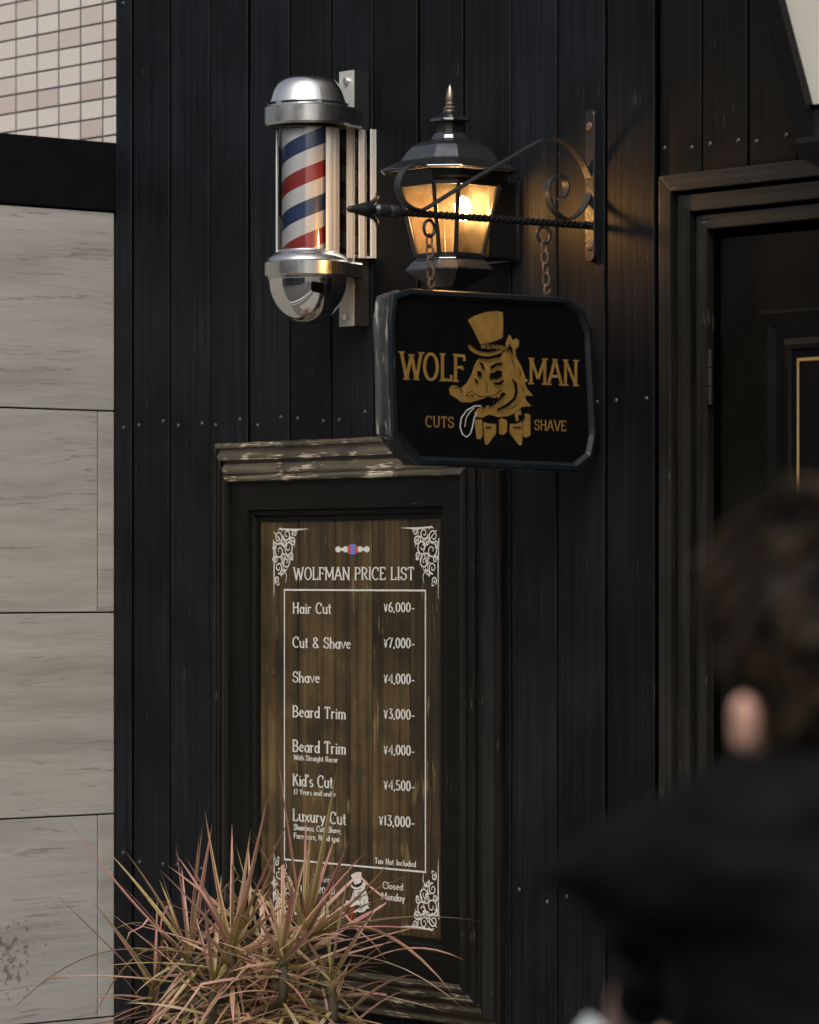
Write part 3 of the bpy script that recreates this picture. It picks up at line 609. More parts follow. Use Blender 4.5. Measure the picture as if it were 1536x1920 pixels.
cA = PW(513, 992, NL); cB = PW(823, 988, NL); cZ = PW(823, 1745, NL).z
corner(cA.x, cA.z, 1, 1); corner(cB.x, cB.z, -1, 1); corner(cA.x, cZ, 1, -1); corner(cB.x, cZ, -1, -1)
# little pole motif
def wq(mb, x0, y0, x1, y1, l=0):
    a = PW(x0, y0, NL); b = PW(x1, y1, NL); mb.add([(a.x, -NL - l, a.z), (b.x, -NL - l, a.z), (b.x, -NL - l, b.z), (a.x, -NL - l, b.z)], [(0, 1, 2, 3)]); return mb
mo = MB()
for cx in (634, 648, 675, 688):
    c = PW(cx, 1030, NL); rx = .0125; mo.add([(c.x + rx * math.cos(a * .5236), -NL, c.z + .0085 * math.sin(a * .5236)) for a in range(12)], [tuple(range(12))])
wq(mo, 630, 1027.5, 692, 1032.5, .0002); mo.build('pole_motif', M['print'], pb)
wq(wq(MB(), 652, 1022, 657.5, 1038, .0006), 666.5, 1022, 671, 1038, .0006).build('pole_motif_red', M['print_red'], pb)
wq(MB(), 657.5, 1020, 666.5, 1040, .0007).build('pole_motif_blue', M['print_blue'], pb)

# ------------------------------------------------------------------ animal-head emblem outlines (640ths of the sign zoom)
EM = {
 'hat': [(300, 255), (380, 205), (520, 160), (640, 148), (722, 160), (728, 300), (722, 468), (640, 505), (540, 535), (452, 545), (400, 440), (350, 340)],
 'brim': [(290, 560), (320, 545), (352, 572), (380, 600), (440, 628), (540, 640), (640, 615), (715, 575), (745, 560), (755, 600), (700, 650), (620, 685), (540, 700), (450, 690), (370, 660), (310, 615)],
 'head': [(430, 715), (560, 720), (690, 690), (740, 620), (760, 520), (800, 425), (830, 470), (840, 500), (880, 475), (918, 500), (915, 570), (870, 610), (885, 700), (940, 800), (1000, 960), (1035, 985), (985, 1000), (1010, 1070), (1085, 1165), (990, 1165), (1000, 1215), (1065, 1290), (950, 1300), (880, 1370), (780, 1410), (660, 1420), (560, 1390), (470, 1430), (400, 1420), (380, 1360), (430, 1310), (480, 1290), (560, 1280), (640, 1210), (640, 1190), (540, 1180), (440, 1215), (330, 1245), (220, 1240), (160, 1190), (90, 1150), (78, 1080), (110, 1040), (170, 1045), (220, 1075), (290, 1010), (350, 900), (380, 800)],
 'bow_l': [(480, 1480), (555, 1500), (640, 1500), (635, 1620), (530, 1760), (500, 1740)],
 'bow_r': [(800, 1500), (880, 1500), (950, 1470), (955, 1600), (945, 1755), (910, 1760), (790, 1600)],
 'knot': [(650, 1450), (700, 1435), (770, 1460), (765, 1600), (720, 1635), (660, 1620)],
 'wing_l': [(380, 1450), (470, 1450), (480, 1640), (450, 1685), (405, 1680)],
 'wing_r': [(960, 1400), (1000, 1375), (1050, 1400), (1050, 1640), (1000, 1670), (962, 1650)],
 'wing_u': [(860, 1390), (930, 1330), (950, 1440), (880, 1480)],
}
ED = [  # dark details: polygons
 [(640, 860), (700, 880), (690, 930), (620, 965), (600, 900)], [(560, 900), (600, 890), (610, 940), (575, 965), (552, 945)], [(405, 870), (445, 880), (455, 925), (430, 935), (405, 905)],
 [(560, 820), (620, 780), (700, 770), (705, 788), (630, 800), (570, 845)], [(425, 765), (465, 780), (490, 850), (474, 850), (452, 800)],
 [(600, 1010), (660, 1012), (710, 975), (720, 985), (670, 1030), (605, 1028)], [(820, 960), (870, 1020), (880, 1120), (850, 1210), (760, 1290), (640, 1345), (640, 1330), (750, 1270), (835, 1195), (862, 1115), (850, 1025)],
 [(540, 1290), (580, 1215), (600, 1250), (640, 1170), (660, 1205), (690, 1140), (720, 1130), (740, 1140), (660, 1215), (600, 1270)], [(460, 1290), (480, 1200), (520, 1190), (490, 1310)],
 [(750, 640), (790, 545), (815, 600), (820, 665), (800, 610), (785, 600)], [(370, 960), (395, 985), (412, 1018), (398, 1016), (380, 992)], [(270, 1150), (290, 1155), (282, 1180)], [(330, 1150), (350, 1165), (338, 1180)],
 [(410, 690), (540, 706), (690, 675), (690, 690), (540, 722), (420, 712)], [(890, 1400), (970, 1400), (965, 1440), (900, 1440)]]
EC = [(440, 552), (560, 540), (725, 480), (728, 575), (640, 608), (540, 625), (450, 618)]
TONGUE = [(450, 1285), (370, 1290), (280, 1340), (215, 1430), (200, 1540), (230, 1630), (280, 1660), (325, 1620), (350, 1540), (370, 1430), (400, 1370)]
def poly(mb, pts, fn, lift):
    b = len(mb.v); mb.add([fn(x, y, lift) for x, y in pts], [tuple(range(len(pts)))])

# ------------------------------------------------------------------ hanging sign and bracket
XB = PW(1106, 423, .01).x; T2 = .036
XF = XB + T2
PO = [(770, 541), (1064, 558), (1097, 582), (1112, 622), (1121, 816), (1113, 859), (1083, 883), (789, 871), (738, 813), (732, 602), (738, 552)]
out3 = [PX(x, y, XF) for x, y in PO]
sg = empty('hanging_sign', (XB, out3[0].y * .5 + out3[4].y * .5, out3[6].z), 'black hanging shop sign with gold lettering and top-hatted animal head emblem', 'hanging sign')
cy = sum(p.y for p in out3) / len(out3); czz = sum(p.z for p in out3) / len(out3)
def ins(d):
    """inset the outline by d metres"""
    q = [Vector((p.y, p.z)) for p in out3]; n = len(q); r = []
    for i in range(n):
        e1 = (q[i] - q[i - 1]).normalized(); e2 = (q[(i + 1) % n] - q[i]).normalized(); n1 = Vector((-e1.y, e1.x)); n2 = Vector((-e2.y, e2.x))
        if (Vector((cy, czz)) - q[i]).dot(n1) < 0: n1 = -n1
        if (Vector((cy, czz)) - q[i]).dot(n2) < 0: n2 = -n2
        b = (n1 + n2).normalized(); r.append(q[i] + b * (d / max(.4, b.dot(n1))))
    return r
def ringat(d, X): return [(X, p.x, p.y) for p in ins(d)]
def dense(ring, k=10):
    r = []
    for i in range(len(ring)):
        a = Vector(ring[i]); b = Vector(ring[(i + 1) % len(ring)])
        for j in range(k): r.append(a.lerp(b, j / k))
    return r
def rough_ring(ring, amp, sd_):
    r = []
    for p in dense(ring):
        v = Vector((0, cy - p.y, czz - p.z)).normalized(); r.append(p + v * amp * (noise.noise(Vector(p) * 38 + Vector((sd_, 0, 0))) + .5 * noise.noise(Vector(p) * 95 + Vector((sd_, 0, 0)))))
    return r
edge = [rough_ring(ringat(d, X), .0035, k_) for k_, (d, X) in enumerate(((.006, XB - T2), (.0, XB - T2 + .008), (.003, XB - .02), (.008, XB - .004), (.004, XB + .012), (.0, XF - .012)))]
MB().loft(edge, cap=True).build('sign_body', M['signedge'], sg, None, 50)
MB().loft([dense(ringat(d, X)) for d, X in ((.0005, XF - .012), (-.001, XF - .006), (.002, XF), (.012, XF + .001), (.019, XF - .005), (.022, XF - .012))], cap=False).build('sign_rim', M['rim'], sg, None, 40)
fp = ins(.0215); XS = XF - .0095
mk('sign_panel', [(XS, p.x, p.y) for p in fp], [tuple(range(len(fp)))], M['signblack'], sg)
mk('sign_panel', [(XB - T2 - .002, p.x, p.y) for p in ins(.03)], [tuple(range(len(fp)))], M['signblack'], sg)
XL = XS + .0008
for s, a, b, yb, yt, swd in (('WOLF', 752, 872, 710, 660, .13), ('MAN', 993, 1083, 719, 672, .13), ('CUTS', 798, 851, 800, 780, .13), ('SHAVE', 1002, 1062, 806, 787, .13)):
    lettering('lettering', s, SignLine(a, b, yb, yt, XL), M['gold'], sg, swd, .15 if len(s) < 5 and s != 'CUTS' else .1, .09, 1.2)
def fe(x, y, l):
    p = PX(830 + x * .15625, 560 + y * .15625, XL); return Vector((XL + l, p.y, p.z))
em = MB()
for i, k_ in enumerate(('head', 'hat', 'brim', 'wing_l', 'wing_r', 'wing_u', 'bow_l', 'bow_r', 'knot')): poly(em, EM[k_], fe, .0003 * i)
eo = em.build('animal_emblem', M['gold'], sg)
dk = MB()
for i, p_ in enumerate(ED): poly(dk, p_, fe, .003 + .0001 * i)
poly(dk, EC, fe, .0030)
for i, p_ in enumerate(ED): ribbon(dk, p_ + p_[:1], 11, fe, .0052 + .00006 * i)
ribbon(dk, EM['brim'] + EM['brim'][:1], 12, fe, .0029); ribbon(dk, [(352, 1140), (420, 1175), (520, 1180), (600, 1160), (700, 1090)], 11, fe, .0063); ribbon(dk, [(500, 1010), (520, 1060), (500, 1110)], 9, fe, .0064); ribbon(dk, [(110, 1075), (150, 1060), (200, 1090), (215, 1130)], 12, fe, .0065)
for i, q_ in enumerate((((880, 800), (920, 900), (900, 960)), ((900, 1040), (960, 1100), (930, 1130)), ((790, 690), (830, 760), (860, 850)), ((340, 1100), (300, 1130), (260, 1120)), ((760, 1330), (840, 1300), (900, 1240)))): ribbon(dk, list(q_), [3, 12, 3], fe, .0066 + .0001 * i)
for a_, b_ in (((655, 1470), (650, 1620)), ((775, 1470), (780, 1620)), ((500, 1545), (570, 1545)), ((830, 1545), (930, 1545))): ribbon(dk, [a_, b_], 16, fe, .0048)
poly(dk, [(560, 1410), (680, 1445), (600, 1500), (570, 1460)], fe, .0049); poly(dk, [(730, 1440), (840, 1390), (860, 1480), (790, 1480)], fe, .0050)
WL[eo] = WL[sg]; tag(dk.build('emblem_lines', M['signblack'], eo), kind='stuff')
tg = MB(); ribbon(tg, TONGUE, 13, fe, .0031); ribbon(tg, [(370, 1310), (310, 1370), (270, 1440), (258, 1540)], 9, fe, .0031); tg.build('emblem_tongue', M['cream'], eo)
class EmLine(SignLine): pass
sg2 = MB()
for k_ in range(5):
    a_ = R(180 + k_ * 45); c_ = (720, 1715); ribbon(sg2, [(c_[0] + 60 * math.cos(a_), c_[1] - 60 * math.sin(a_)), (c_[0] + 95 * math.cos(a_), c_[1] - 95 * math.sin(a_))], 14, fe, .001)
ribbon(sg2, arc(720, 1715, 38, 38, 0, 360, 14), 9, fe, .0012); sg2.build('emblem_sun_mark', M['rim'], eo)
lettering('hat_band_lettering', 'WOLFMAN', SignLine(830 + 460 * .15625, 830 + 722 * .15625, 560 + 596 * .15625, 560 + 545 * .15625, XL + .0036), M['gold'], eo, .12, 0)
# small white print of the same head on the price board
def fm(x, y, l):
    p = PW(672 + (x - 600) * .046, 1680 + (y - 900) * .060, NL); return Vector((p.x, -NL - l, p.z))
em2 = MB()
for i, k_ in enumerate(('head', 'hat', 'brim')): poly(em2, EM[k_], fm, .0001 * i)
eo2 = em2.build('animal_motif', M['print'], pb); WL[eo2] = WL[pb]
dk2 = MB()
for i, p_ in enumerate(ED[:9]): poly(dk2, p_, fm, .0006 + .0001 * i)
dk2.build('motif_lines', M['plank'], eo2)
tg2 = MB(); ribbon(tg2, TONGUE, 45, fm, .0012); tg2.build('motif_tongue', M['print_red'], eo2)

br = empty('sign_bracket', (XB, 0, PX(1106, 423, XB).z), 'black wrought iron scroll bracket holding the hanging sign', 'bracket')
# wall plate
pw0 = PW(1097, 430, .016).x; pw1 = PW(1114, 430, .016).x; zt = PW(1105, 205, .016).z; zb = PW(1110, 490, .016).z; xm = (pw0 + pw1) / 2; hw = (pw1 - pw0) / 2
oc = [(xm + hw * math.cos(a), zt - hw + hw * math.sin(a)) for a in [math.pi * i / 10 for i in range(11)]] + [(xm - hw * math.cos(a), zb + hw - hw * math.sin(a)) for a in [math.pi * i / 10 for i in range(11)]]
pl = MB().loft([[(x, y, z) for x, z in oc] for y in (.0, -.014)] + [[(xm + (x - xm) * .9, -.016, (zt + zb) / 2 + (z - (zt + zb) / 2) * .995) for x, z in oc]]).build('wall_plate', M['iron'], br, None, 40)
for yy in (237, 463):
    b_ = PW(1105, yy, .016); MB().lathe((0, 0), [(.0001, .006), (.006, .005), (.011, .002), (.012, 0)], 12).build('bolt', M['rust'], br, (0, 0, 0), 40)
    o = bpy.data.objects[-1] if 0 else None
for o in [o for o in bpy.data.objects if o.name.startswith('bolt') and o.parent == br]: pass
bl = [o for o in br.children if o.name.startswith('bolt')]
for o, yy in zip(bl, (237, 463)): o.location = PW(1105, yy, .016) - WL[br]; o.rotation_euler = (R(90), 0, 0)
# twisted bar
pA = PX(1108, 423, XB); pB = PX(745, 397, XB)
L_ = (pB - pA).length; dirb = (pB - pA).normalized(); NSEG = 90; rings = []
for i in range(NSEG + 1):
    f = i / NSEG; c = pA.lerp(pB, f); tw = 2 * math.pi * 9 * f if f > .04 else 0; up = Vector((0, 0, 1)); sd2 = dirb.cross(up).normalized(); up = sd2.cross(dirb)
    rings.append([c + (sd2 * math.cos(tw + q * math.pi / 2) + up * math.sin(tw + q * math.pi / 2)) * .0105 for q in range(4)])
MB().loft(rings).build('twisted_bar', M['iron'], br, None, 30)
pC = PX(702, 393, XB); pT = PX(652, 392, XB)
def along(a, b, f): return a.lerp(b, f)
MB().tube([along(pB, pC, f) for f in (-.05, 0, .05, .35, .38, .42, .9, .95, 1.0)], [.011, .015, .016, .016, .0145, .016, .016, .013, .010], 14).build('bar_collar', M['strap'], br, None, 35)
sp = MB().tube([along(pC, pT, f) for f in (0, .12, .25, .5, .8, .95, 1.0)], [.010, .014, .019, .015, .009, .008, .004], 12)
for s_ in (1, -1):
    a0 = along(pC, pT, .45); base = [a0, along(pC, pT, .2) + Vector((0, 0, s_ * .012)), along(pC, pT, -.02) + Vector((0, 0, s_ * .022)), along(pC, pT, -.12) + Vector((0, 0, s_ * .034)), along(pC, pT, -.06) + Vector((0, 0, s_ * .040))]
    sp.tube(base, [.006, .007, .006, .004, .002], 8)
sp.build('spear_tip', M['iron'], br, None, 45)
# scroll strap
sp_px = [(791, 311), (775, 309), (761, 316), (750, 331), (746, 350), (750, 368), (760, 382), (775, 391), (789, 393), (802, 389), (850, 359), (900, 329), (950, 300), (1000, 271), (1020, 262), (1046, 262), (1064, 271), (1079, 286), (1093, 306), (1103, 330), (1106, 346), (1103, 366), (1096, 385), (1085, 400), (1067, 411), (1050, 405), (1036, 390), (1027, 368), (1026, 352), (1031, 338), (1041, 331), (1052, 331), (1060, 340), (1062, 353), (1058, 366), (1050, 373)]
def catmull(P, k=5):
    out = []; n = len(P)
    for i in range(n - 1):
        a, b, c, d = P[max(i - 1, 0)], P[i], P[i + 1], P[min(i + 2, n - 1)]
        for j in range(k):
            t = j / k; out.append(.5 * ((2 * b) + (c - a) * t + (2 * a - 5 * b + 4 * c - d) * t * t + (3 * b - a - 3 * c + d) * t ** 3))
    return out + [P[-1]]
cv = catmull([PX(x, y, XB) for x, y in sp_px]); rings = []
for i, p in enumerate(cv):
    t = (cv[min(i + 1, len(cv) - 1)] - cv[max(i - 1, 0)]).normalized(); nn = t.cross(Vector((1, 0, 0))).normalized() * .0023; hx = Vector((.0115, 0, 0))
    rings.append([p - hx - nn, p + hx - nn, p + hx + nn, p - hx + nn])
MB().loft(rings).build('scroll_strap', M['strap'], br, None, 35)
# chains
def torus_link(c, rx, rz, wire, rotz, elong=None, seg=20):
    pts = [Vector((math.cos(2 * math.pi * i / seg) * rx * math.cos(rotz), math.cos(2 * math.pi * i / seg) * rx * math.sin(rotz), math.sin(2 * math.pi * i / seg) * rz)) + Vector(c) for i in range(seg + 1)]
    return MB().tube(pts, wire, 7, cap=False)
for (xa, ya, xb_, yb_, nlk) in ((805, 428, 809, 541, 5), (1020, 440, 1026, 553, 5)):
    a = PX(xa, ya, XB); b = PX(xb_, yb_, XB)
    ch = empty('sign_chain', tuple(b), ('rusty short chain at the outer end of the sign bracket' if xa < 900 else 'short chain near the wall end of the sign bracket'), 'chain', 'chains holding up the sign')
    torus_link(a, .017, .020, .0042, R(90 if xa < 900 else 60)).build('ring', M['iron'], ch, None, 60)
    z0_ = a.z - .020; ln = (z0_ - b.z) / (nlk - .25) ; rx_ = .0085
    for i in range(nlk):
        c = a.lerp(b, (i + .5) / nlk); c = Vector((c.x, c.y, z0_ - (i + .38) * ln)); torus_link(c, rx_, ln * .5 + .003, .0027, R(90 if i % 2 == 0 else 25) + random.uniform(-.25, .25)).build('link', M['rust'], ch, None, 60)
    hk = MB().lathe((b.x, b.y), [(.003, b.z - .02), (.003, b.z + .0), (.006, b.z + .002), (.006, b.z + .006)], 10); hk.add(*[getattr(torus_link((b.x, b.y, b.z + .012), .008, .009, .003, R(75)), q) for q in ('v', 'f')]); hk.build('eye_screw', M['rust'], ch, None, 50)

# ------------------------------------------------------------------ lantern builder (square plan with cut corners)
def octo(cx, cy, W, z, cf=.2):
    h = W / 2; c = W * cf
    return [(cx + a, cy + b, z) for a, b in ((-h, -h + c), (-h + c, -h), (h - c, -h), (h, -h + c), (h, h - c), (h - c, h), (-h + c, h), (-h, h - c))]
LN = .184
lc = PW(844, 420, LN); LX, LY = lc.x, lc.y
def lz(y): return PW(844, y, LN).z
def zz3(v): return lz(150 + v / 4.8)
la = empty('wall_lantern', (LX, LY, zz3(1900)), 'lit carriage lantern with amber glass beside the sign bracket', 'lantern')
def Wz(h): return h * .000503
roof = [(590, 838), (620, 830), (618, 822), (520, 775), (440, 735), (425, 718), (385, 660), (335, 608), (275, 570), (200, 548), (165, 535), (150, 505), (130, 480)]
MB().loft([octo(LX, LY, Wz(h), zz3(y)) for h, y in roof]).build('roof', M['lampmetal'], la, None, 12)
MB().loft([octo(LX, LY, Wz(h), zz3(y)) for h, y in ((122, 482), (118, 440), (122, 395), (150, 380))]).build('neck', M['lampdark'], la, None, 20)
MB().loft([octo(LX, LY, Wz(h), zz3(y)) for h, y in ((165, 378), (178, 366), (172, 356), (140, 335), (100, 312), (70, 298), (55, 280))]).build('cap', M['lampmetal'], la, None, 14)
kk = 1 / 4.8 / 712
MB().lathe((LX, LY), [(r * kk, zz3(y)) for r, y in ((60, 285), (48, 268), (62, 255), (45, 240), (32, 228), (42, 215), (30, 200), (36, 180), (34, 140), (27, 100), (16, 65), (3, 42))], 20).build('finial', M['brass'], la, None, 40)
MB().loft([octo(LX, LY, Wz(h), zz3(y)) for h, y in ((560, 842), (520, 850), (500, 905), (470, 925), (452, 958))], cap=False).build('upper_collar', M['lampdark'], la, None, 12)
MB().loft([octo(LX, LY, Wz(h), zz3(y)) for h, y in ((290, 1590), (300, 1625), (330, 1640), (395, 1712), (395, 1725), (340, 1760), (250, 1810), (150, 1870), (60, 1900))]).build('base', M['lampmetal'], la, None, 12)
gt_ = octo(LX, LY, Wz(445), zz3(956)); gb_ = octo(LX, LY, Wz(298), zz3(1594))
for i in range(8):
    j = (i + 1) % 8; a, b, c, d = [Vector(v) for v in (gt_[i], gt_[j], gb_[j], gb_[i])]
    cc = (a + b + c + d) / 4
    mk('glass_pane', [cc + (v - cc) * .985 + (Vector((LX, LY, cc.z)) - cc).normalized() * .003 for v in (a, b, c, d)], [(0, 1, 2, 3)], M['amber'], la)
    MB().tube([a, d], .0064, 6).build('glazing_bar', M['lampdark'], la, None, 60)
for W_, y_ in ((452, 958), (300, 1592)):
    r_ = octo(LX, LY, Wz(W_), zz3(y_)); MB().loft([octo(LX, LY, Wz(W_) + e, zz3(y_) + dz) for e, dz in ((-.012, -.005), (.004, -.005), (.004, .006), (-.012, .006), (-.012, -.005))], cap=False).build('glazing_rail', M['lampdark'], la, None, 20)
bz = zz3(1180); bxp = LX + .050; byp = LY + .0
MB().lathe((bxp, byp), [(.001, bz + .035), (.014, bz + .030), (.021, bz + .012), (.020, bz - .005), (.012, bz - .025), (.010, bz - .03)], 16).build('bulb', M['bulb'], la, None, 60)
MB().lathe((bxp, byp), [(.012, bz - .03), (.013, bz - .09), (.02, zz3(1600))], 12).build('bulb_holder', M['lampdark'], la, None, 40)
hb0 = PW(977, 400, .0).x; 
MB().box((hb0 - .14, -.004, lz(484)), (hb0, -.11, lz(338)), .012).build('back_box', M['lampdark'], la, None, 40)
MB().box((hb0 - .16, .0, lz(487)), (hb0 + .004, -.016, lz(335)), .006).build('back_plate', M['lampmetal'], la, None, 40)

# second, unlit lantern over the door
QN = .30; q0 = PW(1500, 282, QN); S_ = .001
qz0 = PW(1500, 286, QN).z; QWb = .24
qcx, qcy = q0.x + QWb / 2 * 1.0, -QN + QWb / 2 * .0
ql = empty('door_lantern', (qcx, qcy, qz0), 'large unlit black lantern with pale panes above the door, cut by the frame', 'lantern')
def sq(W, z): h = W / 2; return [(qcx - h, qcy - h, z), (qcx + h, qcy - h, z), (qcx + h, qcy + h, z), (qcx - h, qcy + h, z)]
def qpx(): pass
# leftmost image edge belongs to the street-side left corner: move the lantern so that corner meets the ray
cor = PW(1497, 282, QN + QWb / 2); shift = cor.x - (qcx - QWb / 2); qcx += shift; ql.location.x += shift; WL[ql].x += shift
Ht = .62; Wt = QWb + 2 * .112
for i in range(4):
    MB().loft([[(p[0] + dx, p[1] + dy, p[2]) for dx, dy in ((-.028, -.028), (.028, -.028), (.028, .028), (-.028, .028))] for p in (sq(QWb - .05, qz0 + .012)[i], sq(Wt - .05, qz0 + Ht)[i])]).build('corner_post', M['lampblack'], ql)
    a, b = sq(QWb - .04, qz0 + .02)[i], sq(QWb - .04, qz0 + .02)[(i + 1) % 4]; c, d = sq(Wt - .04, qz0 + Ht)[(i + 1) % 4], sq(Wt - .04, qz0 + Ht)[i]
    mk('glass_pane', [a, b, c, d], [(0, 1, 2, 3)], M['pale_glass'], ql)
MB().loft([sq(W, z) for W, z in ((QWb - .06, qz0 - .05), (QWb + .03, qz0 - .012), (QWb + .035, qz0), (QWb + .01, qz0 + .004), (QWb - .01, qz0 + .075), (QWb + .012, qz0 + .085))]).build('base', M['lampblack'], ql)
MB().loft([sq(W, z) for W, z in ((Wt + .02, qz0 + Ht - .04), (Wt + .12, qz0 + Ht + .01), (Wt + .1, qz0 + Ht + .03), (.12, qz0 + Ht + .26), (.04, qz0 + Ht + .32))]).build('roof', M['lampblack'], ql)
MB().tube([(qcx, qcy, qz0 - .02), (qcx, qcy + .1, qz0 - .03), (qcx, -.005, qz0 - .01)], .02, 10).build('arm', M['lampblack'], ql, None, 40)
MB().box((qcx - .06, .016, qz0 - .12), (qcx + .06, -.03, qz0 + .16), .01).build('wall_plate', M['lampblack'], ql)

# ------------------------------------------------------------------ barber pole
PN = .19; pc = PW(577, 380, PN); BX, BY = pc.x, pc.y
def bz_(y): return PW(577, y, PN).z
mpx = (PW(587, 380, PN) - PW(577, 380, PN)).length                # rough, replaced below
s_ = F / (pc - CAM).dot(VD) ; mm = 1.0 / s_                        # metres per pixel facing the camera
bp = empty('barber_pole', (BX, BY, bz_(608)), 'red white and blue striped barber pole with chrome ends on the wall', 'barber pole')
MB().lathe((BX, BY), [(48.6 * mm, bz_(490)), (48.6 * mm, bz_(222))], 64).build('striped_cylinder', M['stripes'], bp, (BX, BY, bz_(470)), 40)
MB().lathe((BX, BY), [(56.5 * mm, bz_(489)), (56.5 * mm, bz_(225))], 64, cap=False).build('glass_tube', M['tube_glass'], bp, None, 40)
def ring(yb, yt, name, bev=4):
    rr = 81 * mm
    zt_, zb_ = bz_(yt), bz_(yb); h = bev * mm
    # round ring drawn out towards the wall
    prof = [(rr - h, zb_), (rr, zb_ + h), (rr, zt_ - h), (rr - h, zt_)]
    def outl(r, z):
        pts = []
        for i in range(37):
            a = R(180 + 5 + i * (170 / 36)); pts.append((BX + r * math.cos(a), BY + r * math.sin(a), z))
        hwb = .036 + (r - rr); 
        for i in range(7):
            a = R(-5 + i * 50 / 6); pts.append((BX + r * math.cos(a), BY + r * math.sin(a), z))
        pts.append((BX + hwb + .028, -.052, z)); pts.append((BX - hwb - .028, -.052, z))
        for i in range(7):
            a = R(135 + i * 50 / 6); pts.append((BX + r * math.cos(a), BY + r * math.sin(a), z))
        return pts
    return MB().loft([outl(r, z) for r, z in prof]).build(name, M['satin'], bp, None, 30)
ring(238, 200, 'upper_ring')
ring(521, 491, 'lower_ring', 3)
MB().lathe((BX, BY), [(r * mm, bz_(y)) for r, y in ((76, 201), (77, 196), (73, 194), (70, 186), (66, 172), (60, 160), (52, 151), (42, 146), (28, 143.5), (12, 142.5), (.5, 142.3))], 56).build('chrome_cap', M['chrome'], bp, None, 40)
cap = bp.children[-1] if 0 else None
MB().lathe((BX, BY), [(r * mm, bz_(y)) for r, y in ((78, 492), (76, 487), (66, 478), (58, 473), (56.5, 470))], 56, cap=False).build('lower_collar', M['satin'], bp, None, 40)
MB().lathe((BX, BY), [(r * mm, bz_(y)) for r, y in ((60, 236), (64, 242), (58, 243))], 48, cap=False).build('tube_seal', M['lampdark'], bp, None, 40)
MB().lathe((BX, BY), [(73.5 * mm * math.sin(a), bz_(524) - 84 * mm * math.cos(a)) for a in [R(90 - i * 6) for i in range(15)]] + [(.3 * mm, bz_(608))], 64).build('chrome_dome', M['chrome'], bp, None, 60)
MB().lathe((BX, BY), [(75 * mm, bz_(519)), (75.5 * mm, bz_(523)), (73.6 * mm, bz_(526))], 56, cap=False).build('dome_collar', M['satin'], bp, None, 40)
b0 = PW(637, 380, .05).x; b1 = PW(665, 380, .05).x; ztp = PW(650, 133, .05).z; zbp = PW(650, 612, .05).z
MB().box((b0, -.0495, zbp), (b1 - .001, -.052, ztp), .0008).build('mounting_plate', M['plate'], bp)
MB().box((b0 + .001, .0, zbp + .001), (b1, -.049, ztp - .001), .001).build('mounting_channel', M['platedark'], bp)
for yy in (152, 595):
    c = PW(651, yy, .052); MB().tube([c, c + Vector((0, -.009, 0))], .009, 6).build('bolt', M['satin'], bp, None, 30)
hz1 = PW(655, 246, .03).z; hz0 = PW(655, 487, .03).z
hx = PW(636, 380, .078).x
tt = [hx, hx + .026, hx + .046, hx + .064]; nn_ = [.078, .052, .026]
for i in range(3):
    q = [(tt[i], nn_[i]), (tt[i + 1], nn_[i] - .0075), (tt[i + 1], nn_[i] - .03 if i < 2 else .001), (tt[i], nn_[i] - .03 if i < 2 else .001)]
    MB().loft([[(x, -n, z) for x, n in q] for z in (hz0, hz1)]).build('mirror_step', M['mirror'], bp)
    MB().box((tt[i + 1] - .0005, -nn_[i] + .007, hz0 + .0005), (tt[i + 1] + .002, -(nn_[i] - .024), hz1 - .0005)).build('step_side', M['cream'], bp)
    MB().tube([(tt[i + 1], -nn_[i] + .0075, hz0), (tt[i + 1], -nn_[i] + .0075, hz1)], .003, 8).build('step_bead', M['cream'], bp, None, 60)
for a0_, a1_ in ((-2, 52), (212, 236)):
    K = 24; pr = []
    for i in range(K + 1):
        a_ = R(a0_ + (a1_ - a0_) * i / K); r_ = (58.3 + 1.6 * abs(math.sin((a_ - R(a0_)) * 10))) * mm; pr.append((BX + r_ * math.cos(a_), BY + r_ * math.sin(a_)))
    for i in range(K, -1, -1):
        a_ = R(a0_ + (a1_ - a0_) * i / K); r_ = 57.0 * mm; pr.append((BX + r_ * math.cos(a_), BY + r_ * math.sin(a_)))
    MB().loft([[(x, y, z) for x, y in pr] for z in (bz_(486), bz_(240))]).build('tube_rim_gleam', M['cream'], bp, None, 30)  # cream strips added to paint the light-catching rim of the glass tube
MB().box((hx - .004, -.03, hz0), (hx, -.082, hz1)).build('housing_edge', M['cream'], bp)

